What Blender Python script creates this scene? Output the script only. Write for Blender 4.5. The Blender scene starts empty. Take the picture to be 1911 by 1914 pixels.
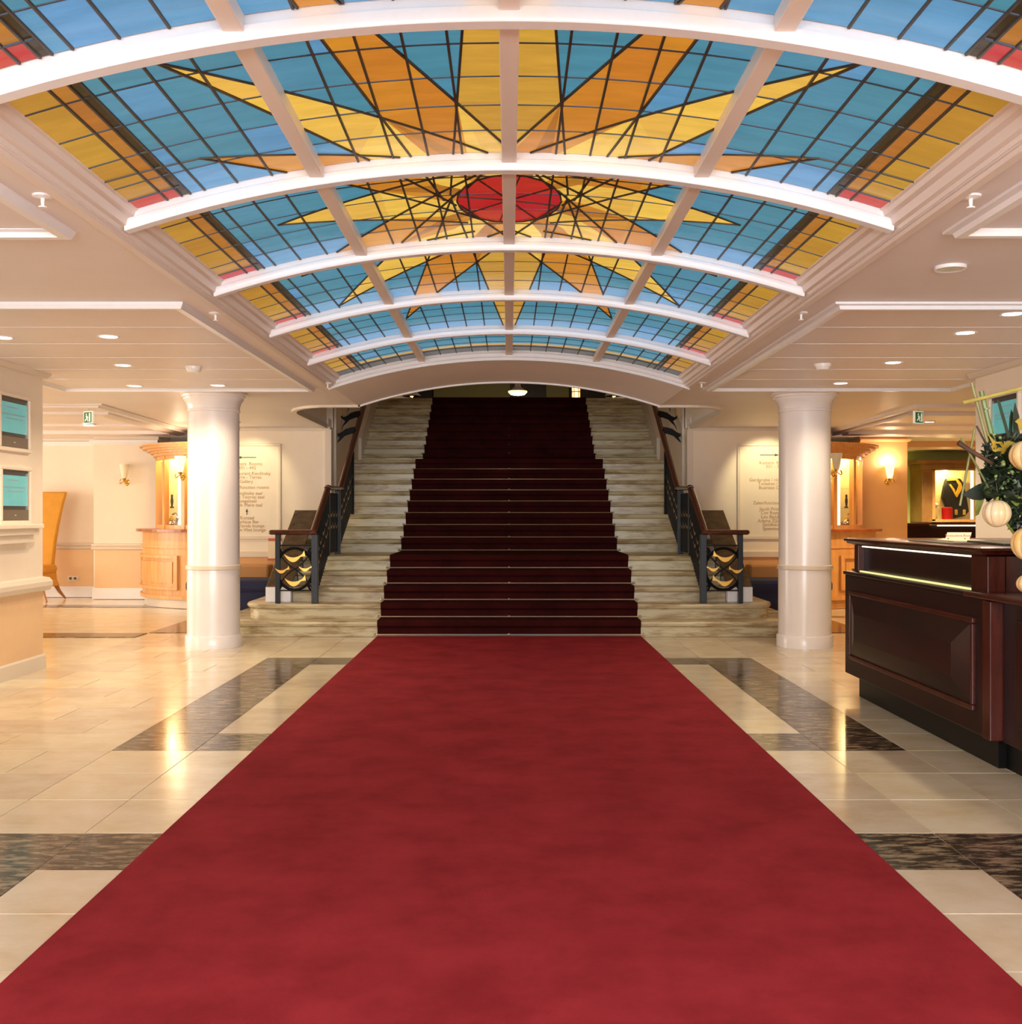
import bpy, bmesh, math, random
from mathutils import Vector, Matrix
random.seed(7)
R_ = math.radians
PI = math.pi
sc = bpy.context.scene
COL = sc.collection

# ------------------------------------------------------------------ camera
F, VX, VY, H = 2031.0, 952.0, 962.0, 1.275        # focal length in px, vanishing point, eye height
cam = bpy.data.cameras.new('camera'); cam_o = bpy.data.objects.new('camera', cam); COL.objects.link(cam_o)
cam.sensor_fit = 'HORIZONTAL'; cam.sensor_width = 36.0; cam.lens = 36.0 * F / 1911.0
cam.shift_x = (955.5 - VX) / 1911.0; cam.shift_y = (VY - 957.0) / 1911.0
cam.clip_start = 0.05; cam.clip_end = 200
cam_o.location = (0, 0, H); cam_o.rotation_euler = (R_(90), 0, 0)
sc.camera = cam_o

# ------------------------------------------------------------------ world, exposure, large lights
def lin(c):
    return tuple(((v / 255.0) / 12.92 if v / 255.0 <= 0.04045 else ((v / 255.0 + 0.055) / 1.055) ** 2.4) for v in c)
w = bpy.data.worlds.new('world'); sc.world = w; w.use_nodes = True
w.node_tree.nodes['Background'].inputs[0].default_value = (1.0, 0.93, 0.86, 1)
w.node_tree.nodes['Background'].inputs[1].default_value = 0.15
sc.view_settings.view_transform = 'Standard'; sc.view_settings.look = 'None'
sc.view_settings.gamma = 1.0; sc.view_settings.use_curve_mapping = False
sc.view_settings.exposure = 0.35
try:
    sc.cycles.use_denoising = True; sc.cycles.max_bounces = 8; sc.cycles.diffuse_bounces = 5
    sc.cycles.glossy_bounces = 4; sc.cycles.transmission_bounces = 6; sc.cycles.sample_clamp_indirect = 6.0
except Exception:
    pass
def area(name, loc, rot, sx, sy, power, color):
    l = bpy.data.lights.new(name, 'AREA'); l.shape = 'RECTANGLE'; l.size = sx; l.size_y = sy
    l.energy = power; l.color = color
    o = bpy.data.objects.new(name, l); COL.objects.link(o); o.location = loc; o.rotation_euler = rot
    return o
def point(name, loc, power, color, r=0.05, parent=None):
    l = bpy.data.lights.new(name, 'POINT'); l.energy = power; l.color = color; l.shadow_soft_size = r
    o = bpy.data.objects.new(name, l); COL.objects.link(o); o.location = loc
    if parent: o.parent = parent
    return o
def spot(name, loc, power, color, angle=120, blend=0.6, rot=(0, 0, 0), r=0.04, parent=None):
    l = bpy.data.lights.new(name, 'SPOT'); l.energy = power; l.color = color; l.spot_size = R_(angle)
    l.spot_blend = blend; l.shadow_soft_size = r
    o = bpy.data.objects.new(name, l); COL.objects.link(o); o.location = loc; o.rotation_euler = rot
    if parent: o.parent = parent
    return o
WARM = (1.0, 0.80, 0.56); DAY = (0.93, 0.96, 1.0)
area('entrance_daylight', (0, -2.7, 1.65), (R_(90), 0, 0), 6.0, 1.5, 430, DAY)             # glazed entrance behind the camera
area('left_window_daylight', (-11.8, 12.6, 1.35), (R_(90), 0, R_(-90)), 5.0, 2.0, 215, (1.0, 0.90, 0.77))   # windows of the left lounge
area('left_front_daylight', (-9.0, 6.6, 1.4), (R_(90), 0, 0), 3.5, 1.9, 95, (1.0, 0.91, 0.79))

# ------------------------------------------------------------------ helpers
class MB:
    def __init__(s): s.v = []; s.f = []
    def add(s, vs, fs):
        n = len(s.v); s.v += [tuple(p) for p in vs]; s.f += [tuple(i + n for i in f) for f in fs]; return s
    def hexa(s, p):
        return s.add(p, [(0, 3, 2, 1), (4, 5, 6, 7), (0, 1, 5, 4), (1, 2, 6, 5), (2, 3, 7, 6), (3, 0, 4, 7)])
    def box(s, x0, x1, y0, y1, z0, z1):
        return s.hexa([(x0, y0, z0), (x1, y0, z0), (x1, y1, z0), (x0, y1, z0), (x0, y0, z1), (x1, y0, z1), (x1, y1, z1), (x0, y1, z1)])
    def prism(s, pts, z0, z1):
        n = len(pts)
        vs = [(x, y, z0) for x, y in pts] + [(x, y, z1) for x, y in pts]
        return s.add(vs, [tuple(range(n))[::-1], tuple(range(n, 2 * n))] + [(i, (i + 1) % n, n + (i + 1) % n, n + i) for i in range(n)])
    def extr(s, pts, d):                       # planar 3-D polygon pushed along d
        n = len(pts); d = Vector(d)
        vs = [Vector(p) for p in pts]; vs = vs + [p + d for p in vs]
        return s.add(vs, [tuple(range(n))[::-1], tuple(range(n, 2 * n))] + [(i, (i + 1) % n, n + (i + 1) % n, n + i) for i in range(n)])
    def layers(s, rings):                      # list of rings (same count) -> closed solid
        n = len(rings[0]); vs = [p for r in rings for p in r]; m = len(rings)
        fs = [tuple(range(n))[::-1], tuple(range((m - 1) * n, m * n))]
        for k in range(m - 1):
            fs += [(k * n + i, k * n + (i + 1) % n, (k + 1) * n + (i + 1) % n, (k + 1) * n + i) for i in range(n)]
        return s.add(vs, fs)
    def lathe(s, prof, n=24, c=(0, 0, 0), sx=1.0, sy=1.0):
        rings = [[(c[0] + r * sx * math.cos(2 * PI * i / n), c[1] + r * sy * math.sin(2 * PI * i / n), c[2] + z) for i in range(n)] for r, z in prof]
        return s.layers(rings)
    def tube(s, pts, r, n=8, flat=1.0):
        pts = [Vector(p) for p in pts]; rings = []
        rs = r if isinstance(r, (list, tuple)) else [r] * len(pts)
        up = Vector((0, 0, 1))
        for i, p in enumerate(pts):
            a = pts[max(i - 1, 0)]; b = pts[min(i + 1, len(pts) - 1)]
            t = (b - a).normalized()
            u = up if abs(t.dot(up)) < 0.95 else Vector((0, 1, 0))
            e1 = t.cross(u).normalized(); e2 = e1.cross(t).normalized()
            k = 1.0
            if 0 < i < len(pts) - 1:
                t1 = (p - a).normalized(); c = max(0.5, t1.dot(t)); k = 1.0 / c
            rings.append([p + e1 * math.cos(2 * PI * j / n) * rs[i] * k + e2 * math.sin(2 * PI * j / n) * rs[i] * flat * (k if abs(t.z) > 0.05 else 1) for j in range(n)])
        return s.layers(rings)
    def sphere(s, c, r, n=12, m=8, sx=1, sy=1, sz=1):
        prof = [(max(r * math.sin(PI * k / m), 1e-4), -r * math.cos(PI * k / m) * sz) for k in range(m + 1)]
        return s.lathe(prof, n, c, sx, sy)
    def moulding(s, path, prof, closed=False):   # path in XY, prof = [(offset to the left, z)] closed profile
        P = [Vector(p) for p in path]; n = len(P); rings = []
        for i in range(n):
            a = P[i - 1] if (closed or i > 0) else None
            b = P[(i + 1) % n] if (closed or i < n - 1) else None
            d1 = (P[i] - a).normalized() if a is not None else (b - P[i]).normalized()
            d2 = (b - P[i]).normalized() if b is not None else d1
            n1 = Vector((-d1.y, d1.x)); n2 = Vector((-d2.y, d2.x))
            m = (n1 + n2); m = m / max(m.length_squared, 1e-6) * 2
            rings.append([(P[i].x + m.x * o, P[i].y + m.y * o, z) for o, z in prof])
        if closed:
            k = len(prof); vs = [p for r in rings for p in r]; fs = []
            for i in range(n):
                j = (i + 1) % n
                fs += [(i * k + q, i * k + (q + 1) % k, j * k + (q + 1) % k, j * k + q) for q in range(k)]
            return s.add(vs, fs)
        return s.layers(rings)
    def arc(s, cx, cy, r0, r1, a0, a1, z0, z1, n=12):
        pts = [(cx + r0 * math.cos(a0 + (a1 - a0) * i / n), cy + r0 * math.sin(a0 + (a1 - a0) * i / n)) for i in range(n + 1)]
        pts2 = [(cx + r1 * math.cos(a0 + (a1 - a0) * i / n), cy + r1 * math.sin(a0 + (a1 - a0) * i / n)) for i in range(n + 1)]
        for i in range(n):
            a, b, c, d = pts[i], pts[i + 1], pts2[i + 1], pts2[i]
            base = [a, b, c, d]
            vs = [(x, y, z0) for x, y in base] + [(x, y, z1) for x, y in base]
            fs = [(3, 2, 1, 0), (4, 5, 6, 7), (0, 1, 5, 4), (2, 3, 7, 6)]
            if i == 0: fs.append((3, 0, 4, 7))
            if i == n - 1: fs.append((1, 2, 6, 5))
            s.add(vs, fs)
        return s

def obj(name, mb, mat, parent=None, smooth=False, bevel=0.0, merge=False):
    me = bpy.data.meshes.new(name); me.from_pydata([tuple(v) for v in mb.v], [], mb.f)
    bm = bmesh.new(); bm.from_mesh(me)
    if merge: bmesh.ops.remove_doubles(bm, verts=bm.verts, dist=1e-5)
    bmesh.ops.recalc_face_normals(bm, faces=bm.faces)
    bm.to_mesh(me); bm.free()
    me.materials.append(mat)
    o = bpy.data.objects.new(name, me); COL.objects.link(o)
    if parent: o.parent = parent
    if smooth:
        for p in me.polygons: p.use_smooth = True
        try: me.set_sharp_from_angle(angle=R_(40))
        except Exception: pass
    if bevel > 0:
        b = o.modifiers.new('bevel', 'BEVEL'); b.width = bevel; b.segments = 2; b.limit_method = 'ANGLE'
    return o
def empty(name, loc=(0, 0, 0)):
    o = bpy.data.objects.new(name, None); COL.objects.link(o); o.empty_display_size = 0.1; o.location = loc
    return o
def tag(o, label=None, cat=None, group=None, kind=None):
    if label: o['label'] = label
    if cat: o['category'] = cat
    if group: o['group'] = group
    if kind: o['kind'] = kind
    return o
def thing(name, label, cat, group=None, loc=(0, 0, 0)):
    return tag(empty(name, loc), label, cat, group)
def part(name, mb, mat, t, **kw):                 # world-space mesh under an Empty that sits at its base
    o = obj(name, mb, mat, t, **kw)
    if t is not None and t.type == 'EMPTY':
        off = Vector(t.location)
        o.data.transform(Matrix.Translation(-off))
    return o
def struct(name, mb, mat, label=None, **kw):
    o = obj(name, mb, mat, None, **kw); o['kind'] = 'structure'
    if label: o['label'] = label
    return o
def at(x, y, D):                                  # photograph pixel at depth D -> point in the hall
    return Vector(((x - VX) * D / F, D, H - (y - VY) * D / F))
ZC = 2.452
def on_ceiling(x, y):
    return at(x, y, F * (ZC - H) / (VY - y))

# ------------------------------------------------------------------ materials
MATS = {}
def mat(name, rgb, rough=0.5, metal=0.0, var=0.0, scale=4.0, stretch=(1, 1, 1), emit=0.0, spec=0.5, bump=0.0, bscale=60.0, rgb2=None, alpha=None, rand=0.0, coat=0.0, detail=4.0, trans=0.0, lo=0.35, hi=0.65, basek=1.0):
    m = bpy.data.materials.new(name); m.use_nodes = True; nt = m.node_tree; N = nt.nodes; L = nt.links
    b = N['Principled BSDF']; c = lin(rgb)
    b.inputs['Base Color'].default_value = (*c, 1); b.inputs['Roughness'].default_value = rough
    b.inputs['Metallic'].default_value = metal; b.inputs['Specular IOR Level'].default_value = spec
    if coat: b.inputs['Coat Weight'].default_value = coat; b.inputs['Coat Roughness'].default_value = 0.08
    if trans: b.inputs['Transmission Weight'].default_value = trans
    if alpha is not None: b.inputs['Alpha'].default_value = alpha
    out = None
    if var > 0 or rgb2 is not None:
        tc = N.new('ShaderNodeTexCoord'); mp = N.new('ShaderNodeMapping'); mp.inputs['Scale'].default_value = stretch
        nz = N.new('ShaderNodeTexNoise'); nz.inputs['Scale'].default_value = scale; nz.inputs['Detail'].default_value = detail; nz.inputs['Roughness'].default_value = 0.65
        L.new(tc.outputs['Object'], mp.inputs['Vector']); L.new(mp.outputs['Vector'], nz.inputs['Vector'])
        rp = N.new('ShaderNodeValToRGB')
        c2 = lin(rgb2) if rgb2 is not None else tuple(v * (1 - var) for v in c)
        c1 = c if rgb2 is not None else tuple(min(1, v * (1 + var * 0.5)) for v in c)
        rp.color_ramp.elements[0].position = lo; rp.color_ramp.elements[0].color = (*c2, 1)
        rp.color_ramp.elements[1].position = hi; rp.color_ramp.elements[1].color = (*c1, 1)
        L.new(nz.outputs['Fac'], rp.inputs['Fac']); out = rp.outputs['Color']
    if rand > 0:
        oi = N.new('ShaderNodeObjectInfo'); hs = N.new('ShaderNodeHueSaturation')
        mr = N.new('ShaderNodeMapRange'); mr.inputs['To Min'].default_value = 1 - rand; mr.inputs['To Max'].default_value = 1 + rand
        L.new(oi.outputs['Random'], mr.inputs['Value']); L.new(mr.outputs['Result'], hs.inputs['Value'])
        mh = N.new('ShaderNodeMapRange'); mh.inputs['To Min'].default_value = 0.5 - rand * 0.09; mh.inputs['To Max'].default_value = 0.5 + rand * 0.09
        L.new(oi.outputs['Random'], mh.inputs['Value']); L.new(mh.outputs['Result'], hs.inputs['Hue'])
        if out: L.new(out, hs.inputs['Color'])
        else: hs.inputs['Color'].default_value = (*c, 1)
        out = hs.outputs['Color']
    if out and basek < 1:
        hk = N.new('ShaderNodeHueSaturation'); hk.inputs['Value'].default_value = basek
        L.new(out, hk.inputs['Color']); L.new(hk.outputs['Color'], b.inputs['Base Color'])
    elif out: L.new(out, b.inputs['Base Color'])
    if emit > 0:
        b.inputs['Emission Strength'].default_value = emit
        if out: L.new(out, b.inputs['Emission Color'])
        else: b.inputs['Emission Color'].default_value = (*c, 1)
    if bump > 0:
        tc2 = N.new('ShaderNodeTexCoord'); n2 = N.new('ShaderNodeTexNoise'); n2.inputs['Scale'].default_value = bscale; n2.inputs['Detail'].default_value = 3
        bp = N.new('ShaderNodeBump'); bp.inputs['Strength'].default_value = bump; bp.inputs['Distance'].default_value = 0.01
        L.new(tc2.outputs['Object'], n2.inputs['Vector']); L.new(n2.outputs['Fac'], bp.inputs['Height']); L.new(bp.outputs['Normal'], b.inputs['Normal'])
    MATS[name] = m
    return m
M_ceil = mat('ceiling_paint', (236, 226, 224), 0.45, var=0.03, scale=1.5)
M_white = mat('white_gloss_paint', (240, 238, 240), 0.28, var=0.02, scale=20)
M_frame = mat('skylight_frame_paint', (232, 218, 208), 0.35)
M_col = mat('column_paint', (236, 228, 224), 0.22, var=0.02, scale=3)
M_wall = mat('cream_wall_paint', (238, 224, 204), 0.55, var=0.03, scale=2)
M_wallO = mat('apricot_wall_paint', (226, 176, 118), 0.55, var=0.04, scale=2)
M_dado = mat('peach_dado_paint', (234, 196, 150), 0.5, var=0.04, scale=2)
M_trim = mat('cream_trim_paint', (222, 208, 190), 0.35)
M_green = mat('olive_green_wall', (196, 204, 122), 0.6, var=0.03)
M_olive = mat('upper_hall_wall', (128, 122, 72), 0.6)
M_dark = mat('dark_timber', (24, 17, 14), 0.5)
M_tile = mat('beige_limestone', (222, 209, 183), 0.16, rgb2=(206, 186, 150), scale=3.2, stretch=(1, 1.3, 1), rand=0.10, lo=0.3, hi=0.62, detail=8)
M_tileD = mat('brown_marble', (54, 44, 34), 0.14, rgb2=(150, 130, 104), scale=17, stretch=(0.5, 1.5, 1), rand=0.12, detail=10, lo=0.40, hi=0.54, spec=0.3)
M_grout = mat('pale_grout', (208, 196, 176), 0.4)
M_step = mat('veined_step_marble', (202, 190, 154), 0.26, rgb2=(158, 134, 94), scale=5.0, stretch=(0.5, 1, 3.5), rand=0.10, detail=12, lo=0.38, hi=0.54)
M_runner = mat('shaded_red_runner_pile', (64, 21, 19), 0.95, rgb2=(48, 16, 15), scale=3.0, bump=0.3, bscale=420, spec=0.05, detail=8)  # carpet red darkened to carry the weaker light on the stairs
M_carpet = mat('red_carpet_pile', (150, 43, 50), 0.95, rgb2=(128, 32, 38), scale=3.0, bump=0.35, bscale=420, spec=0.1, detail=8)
M_brass = mat('polished_brass', (222, 180, 96), 0.22, metal=1.0)
M_rod = mat('steel_stair_rod', (236, 230, 214), 0.3, metal=1.0)
M_iron = mat('black_wrought_iron', (8, 8, 9), 0.5, spec=0.2)
M_ironb = mat('blue_black_iron_post', (19, 23, 31), 0.35, metal=0.1)
M_gold = mat('gilded_brass', (250, 196, 104), 0.28, metal=1.0)
M_mahog = mat('mahogany_handrail', (92, 34, 18), 0.16, rgb2=(60, 20, 12), scale=6, stretch=(4, 4, 4), coat=0.5)
M_dmarb = mat('dark_brown_marble', (66, 52, 34), 0.12, rgb2=(104, 84, 52), scale=7, detail=9)
M_desk = mat('dark_mahogany_panel', (44, 15, 13), 0.3, rgb2=(30, 11, 10), scale=3, stretch=(6, 1, 1), spec=0.35)
M_desk2 = mat('mahogany_edge', (84, 34, 22), 0.26, rgb2=(60, 24, 16), scale=5, stretch=(5, 5, 1), spec=0.4)
M_black = mat('black_plinth', (11, 10, 9), 0.35, spec=0.2)
M_maple = mat('honey_maple', (222, 168, 104), 0.35, rgb2=(206, 148, 84), scale=4, stretch=(5, 5, 0.6))
M_mapled = mat('cherry_counter', (168, 92, 56), 0.25, rgb2=(140, 70, 40), scale=5)
M_glass = mat('clear_cabinet_glass', (40, 42, 38), 0.03, alpha=0.09)
M_caseback = mat('cabinet_back_paint', (250, 236, 170), 0.6)
M_led = mat('light_tube', (255, 246, 214), 0.5, emit=1.5)
M_ledy = mat('counter_light_strip', (236, 226, 150), 0.5, emit=0.8)
M_lamp = mat('downlight_lamp', (255, 240, 220), 0.5, emit=9.0)
M_lampoff = mat('unlit_downlight', (190, 205, 205), 0.15)
M_shade = mat('lit_glass_shade', (255, 226, 150), 0.4, emit=1.9)
M_shadeoff = mat('frosted_glass_shade', (238, 226, 200), 0.35)
M_screen = mat('teal_screen', (84, 166, 168), 0.3, var=0.12, scale=2.5, emit=0.38)
M_bezel = mat('dark_grey_bezel', (58, 54, 46), 0.4)
M_bezel2 = mat('grey_brown_bezel', (112, 98, 78), 0.4)
M_smudge = mat('screen_print', (120, 150, 152), 0.5, emit=0.25)
M_exit = mat('exit_sign_green', (24, 96, 52), 0.4, emit=0.25)
M_exitw = mat('exit_sign_white', (236, 240, 222), 0.4, emit=0.25)
M_plastic = mat('white_plastic', (238, 232, 226), 0.35)
M_yfab = mat('mustard_upholstery', (214, 152, 52), 0.8, var=0.06, scale=8, bump=0.1, bscale=300)
M_wood = mat('oak_leg', (168, 110, 56), 0.35)
M_blue = mat('navy_upholstery', (34, 40, 76), 0.8, var=0.1, scale=10)
M_beige = mat('sofa_back_fabric', (196, 144, 86), 0.7)
M_text = mat('brown_lettering', (182, 148, 98), 0.6)
M_arrow = mat('dark_lettering', (74, 56, 34), 0.6)
M_steel = mat('brushed_steel', (196, 190, 180), 0.25, metal=1.0)
M_vase = mat('dark_metal_vase', (66, 72, 62), 0.16, metal=0.9)
M_lead = mat('dark_lead_came', (66, 57, 46), 0.45, metal=0.3)
M_shadecame = mat('bar_shade_and_came', (70, 78, 92), 0.5, metal=0.2)
M_bam = mat('bamboo', (152, 146, 84), 0.4, rgb2=(118, 124, 66), scale=9)
M_bamg = mat('green_bamboo', (126, 146, 74), 0.35, rgb2=(100, 124, 60), scale=9)
M_bamy = mat('yellow_bamboo', (206, 190, 104), 0.35, rgb2=(180, 164, 80), scale=9)
M_bark = mat('brown_branch', (110, 78, 56), 0.6, rgb2=(80, 56, 40), scale=14)
M_gourd = mat('cream_gourd', (246, 226, 188), 0.3, rgb2=(238, 200, 140), scale=5)
M_gourdo = mat('orange_striped_gourd', (240, 196, 120), 0.35, rgb2=(250, 226, 176), scale=6)
M_leafd = mat('dark_green_leaf', (34, 56, 28), 0.4, rgb2=(20, 36, 20), scale=12, rand=0.3)
M_leaf = mat('mid_green_leaf', (70, 98, 40), 0.45, rgb2=(46, 74, 30), scale=9, rand=0.3)
M_leafy = mat('yellow_leaf', (212, 172, 58), 0.5, rgb2=(176, 150, 50), scale=14)
M_leafg = mat('yellow_green_leaf', (150, 154, 52), 0.5, rgb2=(116, 126, 44), scale=14)
M_berry = mat('green_berry', (150, 166, 96), 0.35)
M_jack = mat('black_jacket_cloth', (30, 28, 24), 0.7, var=0.2, scale=6)
M_lapel = mat('orange_lapel_cloth', (246, 166, 40), 0.6, rgb2=(250, 210, 70), scale=9)
M_redv = mat('red_canister', (196, 28, 20), 0.5, spec=0.2)
M_whitec = mat('white_cloth', (244, 240, 228), 0.7)
M_book = mat('dark_green_folder', (58, 58, 44), 0.4)
M_paper = mat('paper', (240, 222, 190), 0.6)
M_red = mat('red_edge', (200, 92, 74), 0.5)
GLASS = {}
for nm, c, e in (('blue', (74, 138, 162), 0.70), ('sky', (90, 148, 190), 0.70), ('yellow', (206, 158, 62), 0.66), ('gold', (228, 184, 78), 0.74), ('orange', (204, 134, 44), 0.68),
                 ('amber', (178, 116, 42), 0.66), ('red', (182, 42, 36), 0.72), ('brown', (66, 50, 26), 0.5), ('pine', (30, 46, 42), 0.4), ('border', (190, 140, 48), 0.62)):
    GLASS[nm] = mat(nm + '_stained_glass', c, 0.25, var=0.12, scale=5, stretch=(0.6, 3, 1), emit=e, rand=0.07, bump=0.06, bscale=25, spec=0.2, basek=0.3)

# ================================================================== FLOOR
D0, TR, RI = 11.36, 0.30, 0.16
CW = 1.375
floor = struct('floor', MB().box(-13, 13, -3, 21.5, -0.25, -0.006), M_tile)
fl_n = [0]
def tile(x0, x1, y0, y1, m, g=0.0025):
    z = random.uniform(-0.0006, 0.0006)
    o = obj('tile', MB().box(x0 + g, x1 - g, y0 + g, y1 - g, -0.02, z), m, floor)
    return o
gp = obj('grout_bed', MB().box(-3.86, 3.86, 2.55, 11.33, -0.02, -0.003), M_grout, floor)
XI, XO = 1.70, 2.15
dark_rows = [(3.90, 4.35), (5.87, 6.33), (9.25, 9.68)]
rows = [2.58, 3.03, 3.47, 3.90, 4.35, 4.86, 5.36, 5.87, 6.33, 6.75, 7.17, 7.59, 8.0, 8.42, 8.84, 9.25, 9.68, 10.1, 10.5, 10.92, 11.33]
for i in range(len(rows) - 1):
    a, b = rows[i], rows[i + 1]; isd = (a, b) in dark_rows
    for s in (-1, 1):
        def T(x0, x1, m):
            tile(min(s * x0, s * x1), max(s * x0, s * x1), a, b, m)
        if isd and a < 4:                                   # full cross band
            T(1.30, XI, M_tileD); T(XI, XO, M_tileD); T(XO, 2.9, M_tileD); T(2.9, 3.86, M_tileD)
        elif a < 3.9:                                       # near the camera: side bands running forwards
            T(1.30, XI, M_tile); T(XI, XO, M_tileD); T(XO, 2.9, M_tile); T(2.9, 3.86, M_tile)
        else:
            if isd: T(1.30, XI, M_tileD)
            else: T(1.30, XI, M_tile)
            inb = 5.8 < a < 9.6
            T(XI, XO, M_tileD if inb else M_tile)
            off = 0.34 if i % 2 else 0.0
            x = XO; e = 2.49 + off
            while x < 3.85:
                T(x, min(e, 3.86), M_tile); x = e; e += 0.68
for s in (-1, 1):                                           # dark bands of the side rooms
    for x0, x1, y0, y1 in ((3.46, 3.90, 11.75, 14.3), (3.90, 9.5, 11.32, 11.72), (4.5, 12, 15.0, 15.35)):
        tile(min(s * x0, s * x1), max(s * x0, s * x1), y0, y1, M_tileD)

# ================================================================== CEILING
WX = 2.45                                                     # half width of the stair well
c = MB()
for s in (-1, 1):
    c.prism([(s * 13, -3), (s * 1.62, -3), (s * 1.62, 11.70), (s * 13, 11.70)][::s], ZC, ZC + 0.12)
    cr = [(s * 13, 11.70), (s * 1.95, 11.70)] + [(s * (1.95 + 0.5 * math.sin(t)), 12.55 - 0.85 * math.cos(t)) for t in [R_(q) for q in range(10, 90, 10)]] + [(s * WX, 12.55), (s * WX, 14.6), (s * 13, 14.6)]
    c.prism(cr[::s], ZC, ZC + 0.12)
    c.prism([(s * 13, 14.6), (s * 2.43, 14.6), (s * 2.43, 21.5), (s * 13, 21.5)][::s], ZC, ZC + 0.12)
c.box(-1.62, 1.62, -3, 1.80, ZC, ZC + 0.6)
ceiling = struct('ceiling', c, M_ceil)
RA = 5.217
def za(x, h): return h - (RA - math.sqrt(RA * RA - x * x))
ARCZ, GLZ = 2.707, 2.782                                      # underside of the arches, glass, at the crown
# barrel-vaulted soffit between skylight and stair well
NS = 32; xs = [-1.62 + 3.24 * i / NS for i in range(NS + 1)]
v = MB()
v.layers([[(x, 10.02, za(x, ARCZ - 0.004)) for x in xs] + [(x, 10.02, za(x, ARCZ) + 0.12) for x in xs[::-1]],
          [(x, 11.70, za(x, ARCZ - 0.004)) for x in xs] + [(x, 11.70, za(x, ARCZ) + 0.12) for x in xs[::-1]]])
obj('vaulted_soffit', v, M_ceil, ceiling, smooth=True)
# white lip round the stair well
lip = []
t_ = MB()
prof = [(0, -0.022), (0.03, -0.022), (0.03, 0.03), (0, 0.03)]
pts = [(x, 11.69, za(x, ARCZ)) for x in xs]
ring = []
for (x, y, z) in pts: ring.append([(x, y - 0.035, z - 0.02), (x, y + 0.012, z - 0.02), (x, y + 0.012, z + 0.035), (x, y - 0.035, z + 0.035)])
t_.layers(ring)
trim1 = struct('trim_1', t_, M_white)
for s in (-1, 1):
    path = [(s * 1.60, 11.69), (s * 1.95, 11.69)] + [(s * (1.95 + 0.5 * math.sin(t)), 12.55 - 0.86 * math.cos(t)) for t in [R_(q) for q in range(10, 91, 10)]] + [(s * WX, 14.55)]
    o = 1 if s > 0 else -1
    obj('lip', MB().moulding(path, [(-0.02, ZC - 0.025), (0.035, ZC - 0.025), (0.035, ZC + 0.04), (-0.02, ZC + 0.04)]), M_trim, trim1)
# tray mouldings and boards
tn = 2
MPROF = [(-0.045, ZC + 0.01), (-0.045, ZC - 0.012), (-0.015, ZC - 0.016), (-0.008, ZC - 0.036), (0.03, ZC - 0.036), (0.042, ZC - 0.014), (0.05, ZC + 0.01)]
XP = 1.85
for s in (-1, 1):
    for (y0, y1, x1) in ((6.05, 10.08, 4.12), (1.0, 4.48, 3.84)):
        pth = [(s * XP, y0), (s * x1, y0), (s * x1, y1), (s * XP, y1)]
        t = struct('trim_%d' % tn, MB().moulding(pth, MPROF, closed=True), M_white); tn += 1
        nb = 6 if y0 > 5 else 5
        for k in range(nb):
            a = y0 + 0.06 + (y1 - y0 - 0.12) * k / nb; b_ = y0 + 0.06 + (y1 - y0 - 0.12) * (k + 1) / nb
            xa, xb = sorted((s * (XP + 0.05), s * (x1 - 0.05)))
            if x1 > 3.9 and a < 9.0: xa, xb = sorted((s * (XP + 0.05), s * 3.80))
            if k: obj('joint_glint_strip', MB().box(xa, xb, a - 0.003, a + 0.003, ZC - 0.0125, ZC), M_ceil, ceiling)  # strip added so each joint shows as a lit groove edge
            obj('ceiling_board', MB().box(xa, xb, a + 0.004, b_ - 0.004, ZC - 0.010, ZC + 0.005), M_ceil, ceiling)
    # tray of the side room
    t = struct('trim_%d' % tn, MB().moulding([(s * 9.5, 11.6), (s * 4.40, 11.6), (s * 4.52, 15.6)], [(q * 1.6, z) for q, z in MPROF]), M_ceil); tn += 1
    t = struct('trim_%d' % tn, MB().moulding([(s * 9.5, 12.45), (s * 4.62, 12.45), (s * 4.70, 15.6)], [(-0.04, ZC + 0.01), (-0.04, ZC - 0.03), (0.06, ZC - 0.05), (0.06, ZC + 0.01)]), M_ceil); tn += 1
    t = struct('trim_%d' % tn, MB().box(*sorted((s * 4.75, s * 9.5)), 14.1, 14.16, ZC - 0.03, ZC + 0.01), M_ceil); tn += 1
    t = struct('trim_%d' % tn, MB().box(*sorted((s * 4.75, s * 9.5)), 15.2, 15.5, ZC - 0.05, ZC + 0.01), M_ceil); tn += 1

# ================================================================== SKYLIGHT
AY = [1.785, 3.15, 4.515, 5.88, 7.245, 8.61]                 # front faces of the arches
sky = tag(empty('window_1', (0, 3, ZC)), 'white arched frame of the stained glass skylight over the red carpet', kind='structure')
def arch(y, h=ARCZ, th=0.055, tall=0.09, wx=1.60, m=M_white, name='arched_rib'):
    xs_ = [-wx + 2 * wx * i / 36 for i in range(37)]
    pr = [(0, 0.006), (0.004, 0), (th, 0), (th, tall), (0.010, tall), (0.010, 0.05), (0, 0.045)]
    rings = [[(x, y + q, za(x, h) + z) for q, z in pr] for x in xs_]
    part(name, MB().layers(rings), m, sky, smooth=True)
for y in AY: arch(y)
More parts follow.
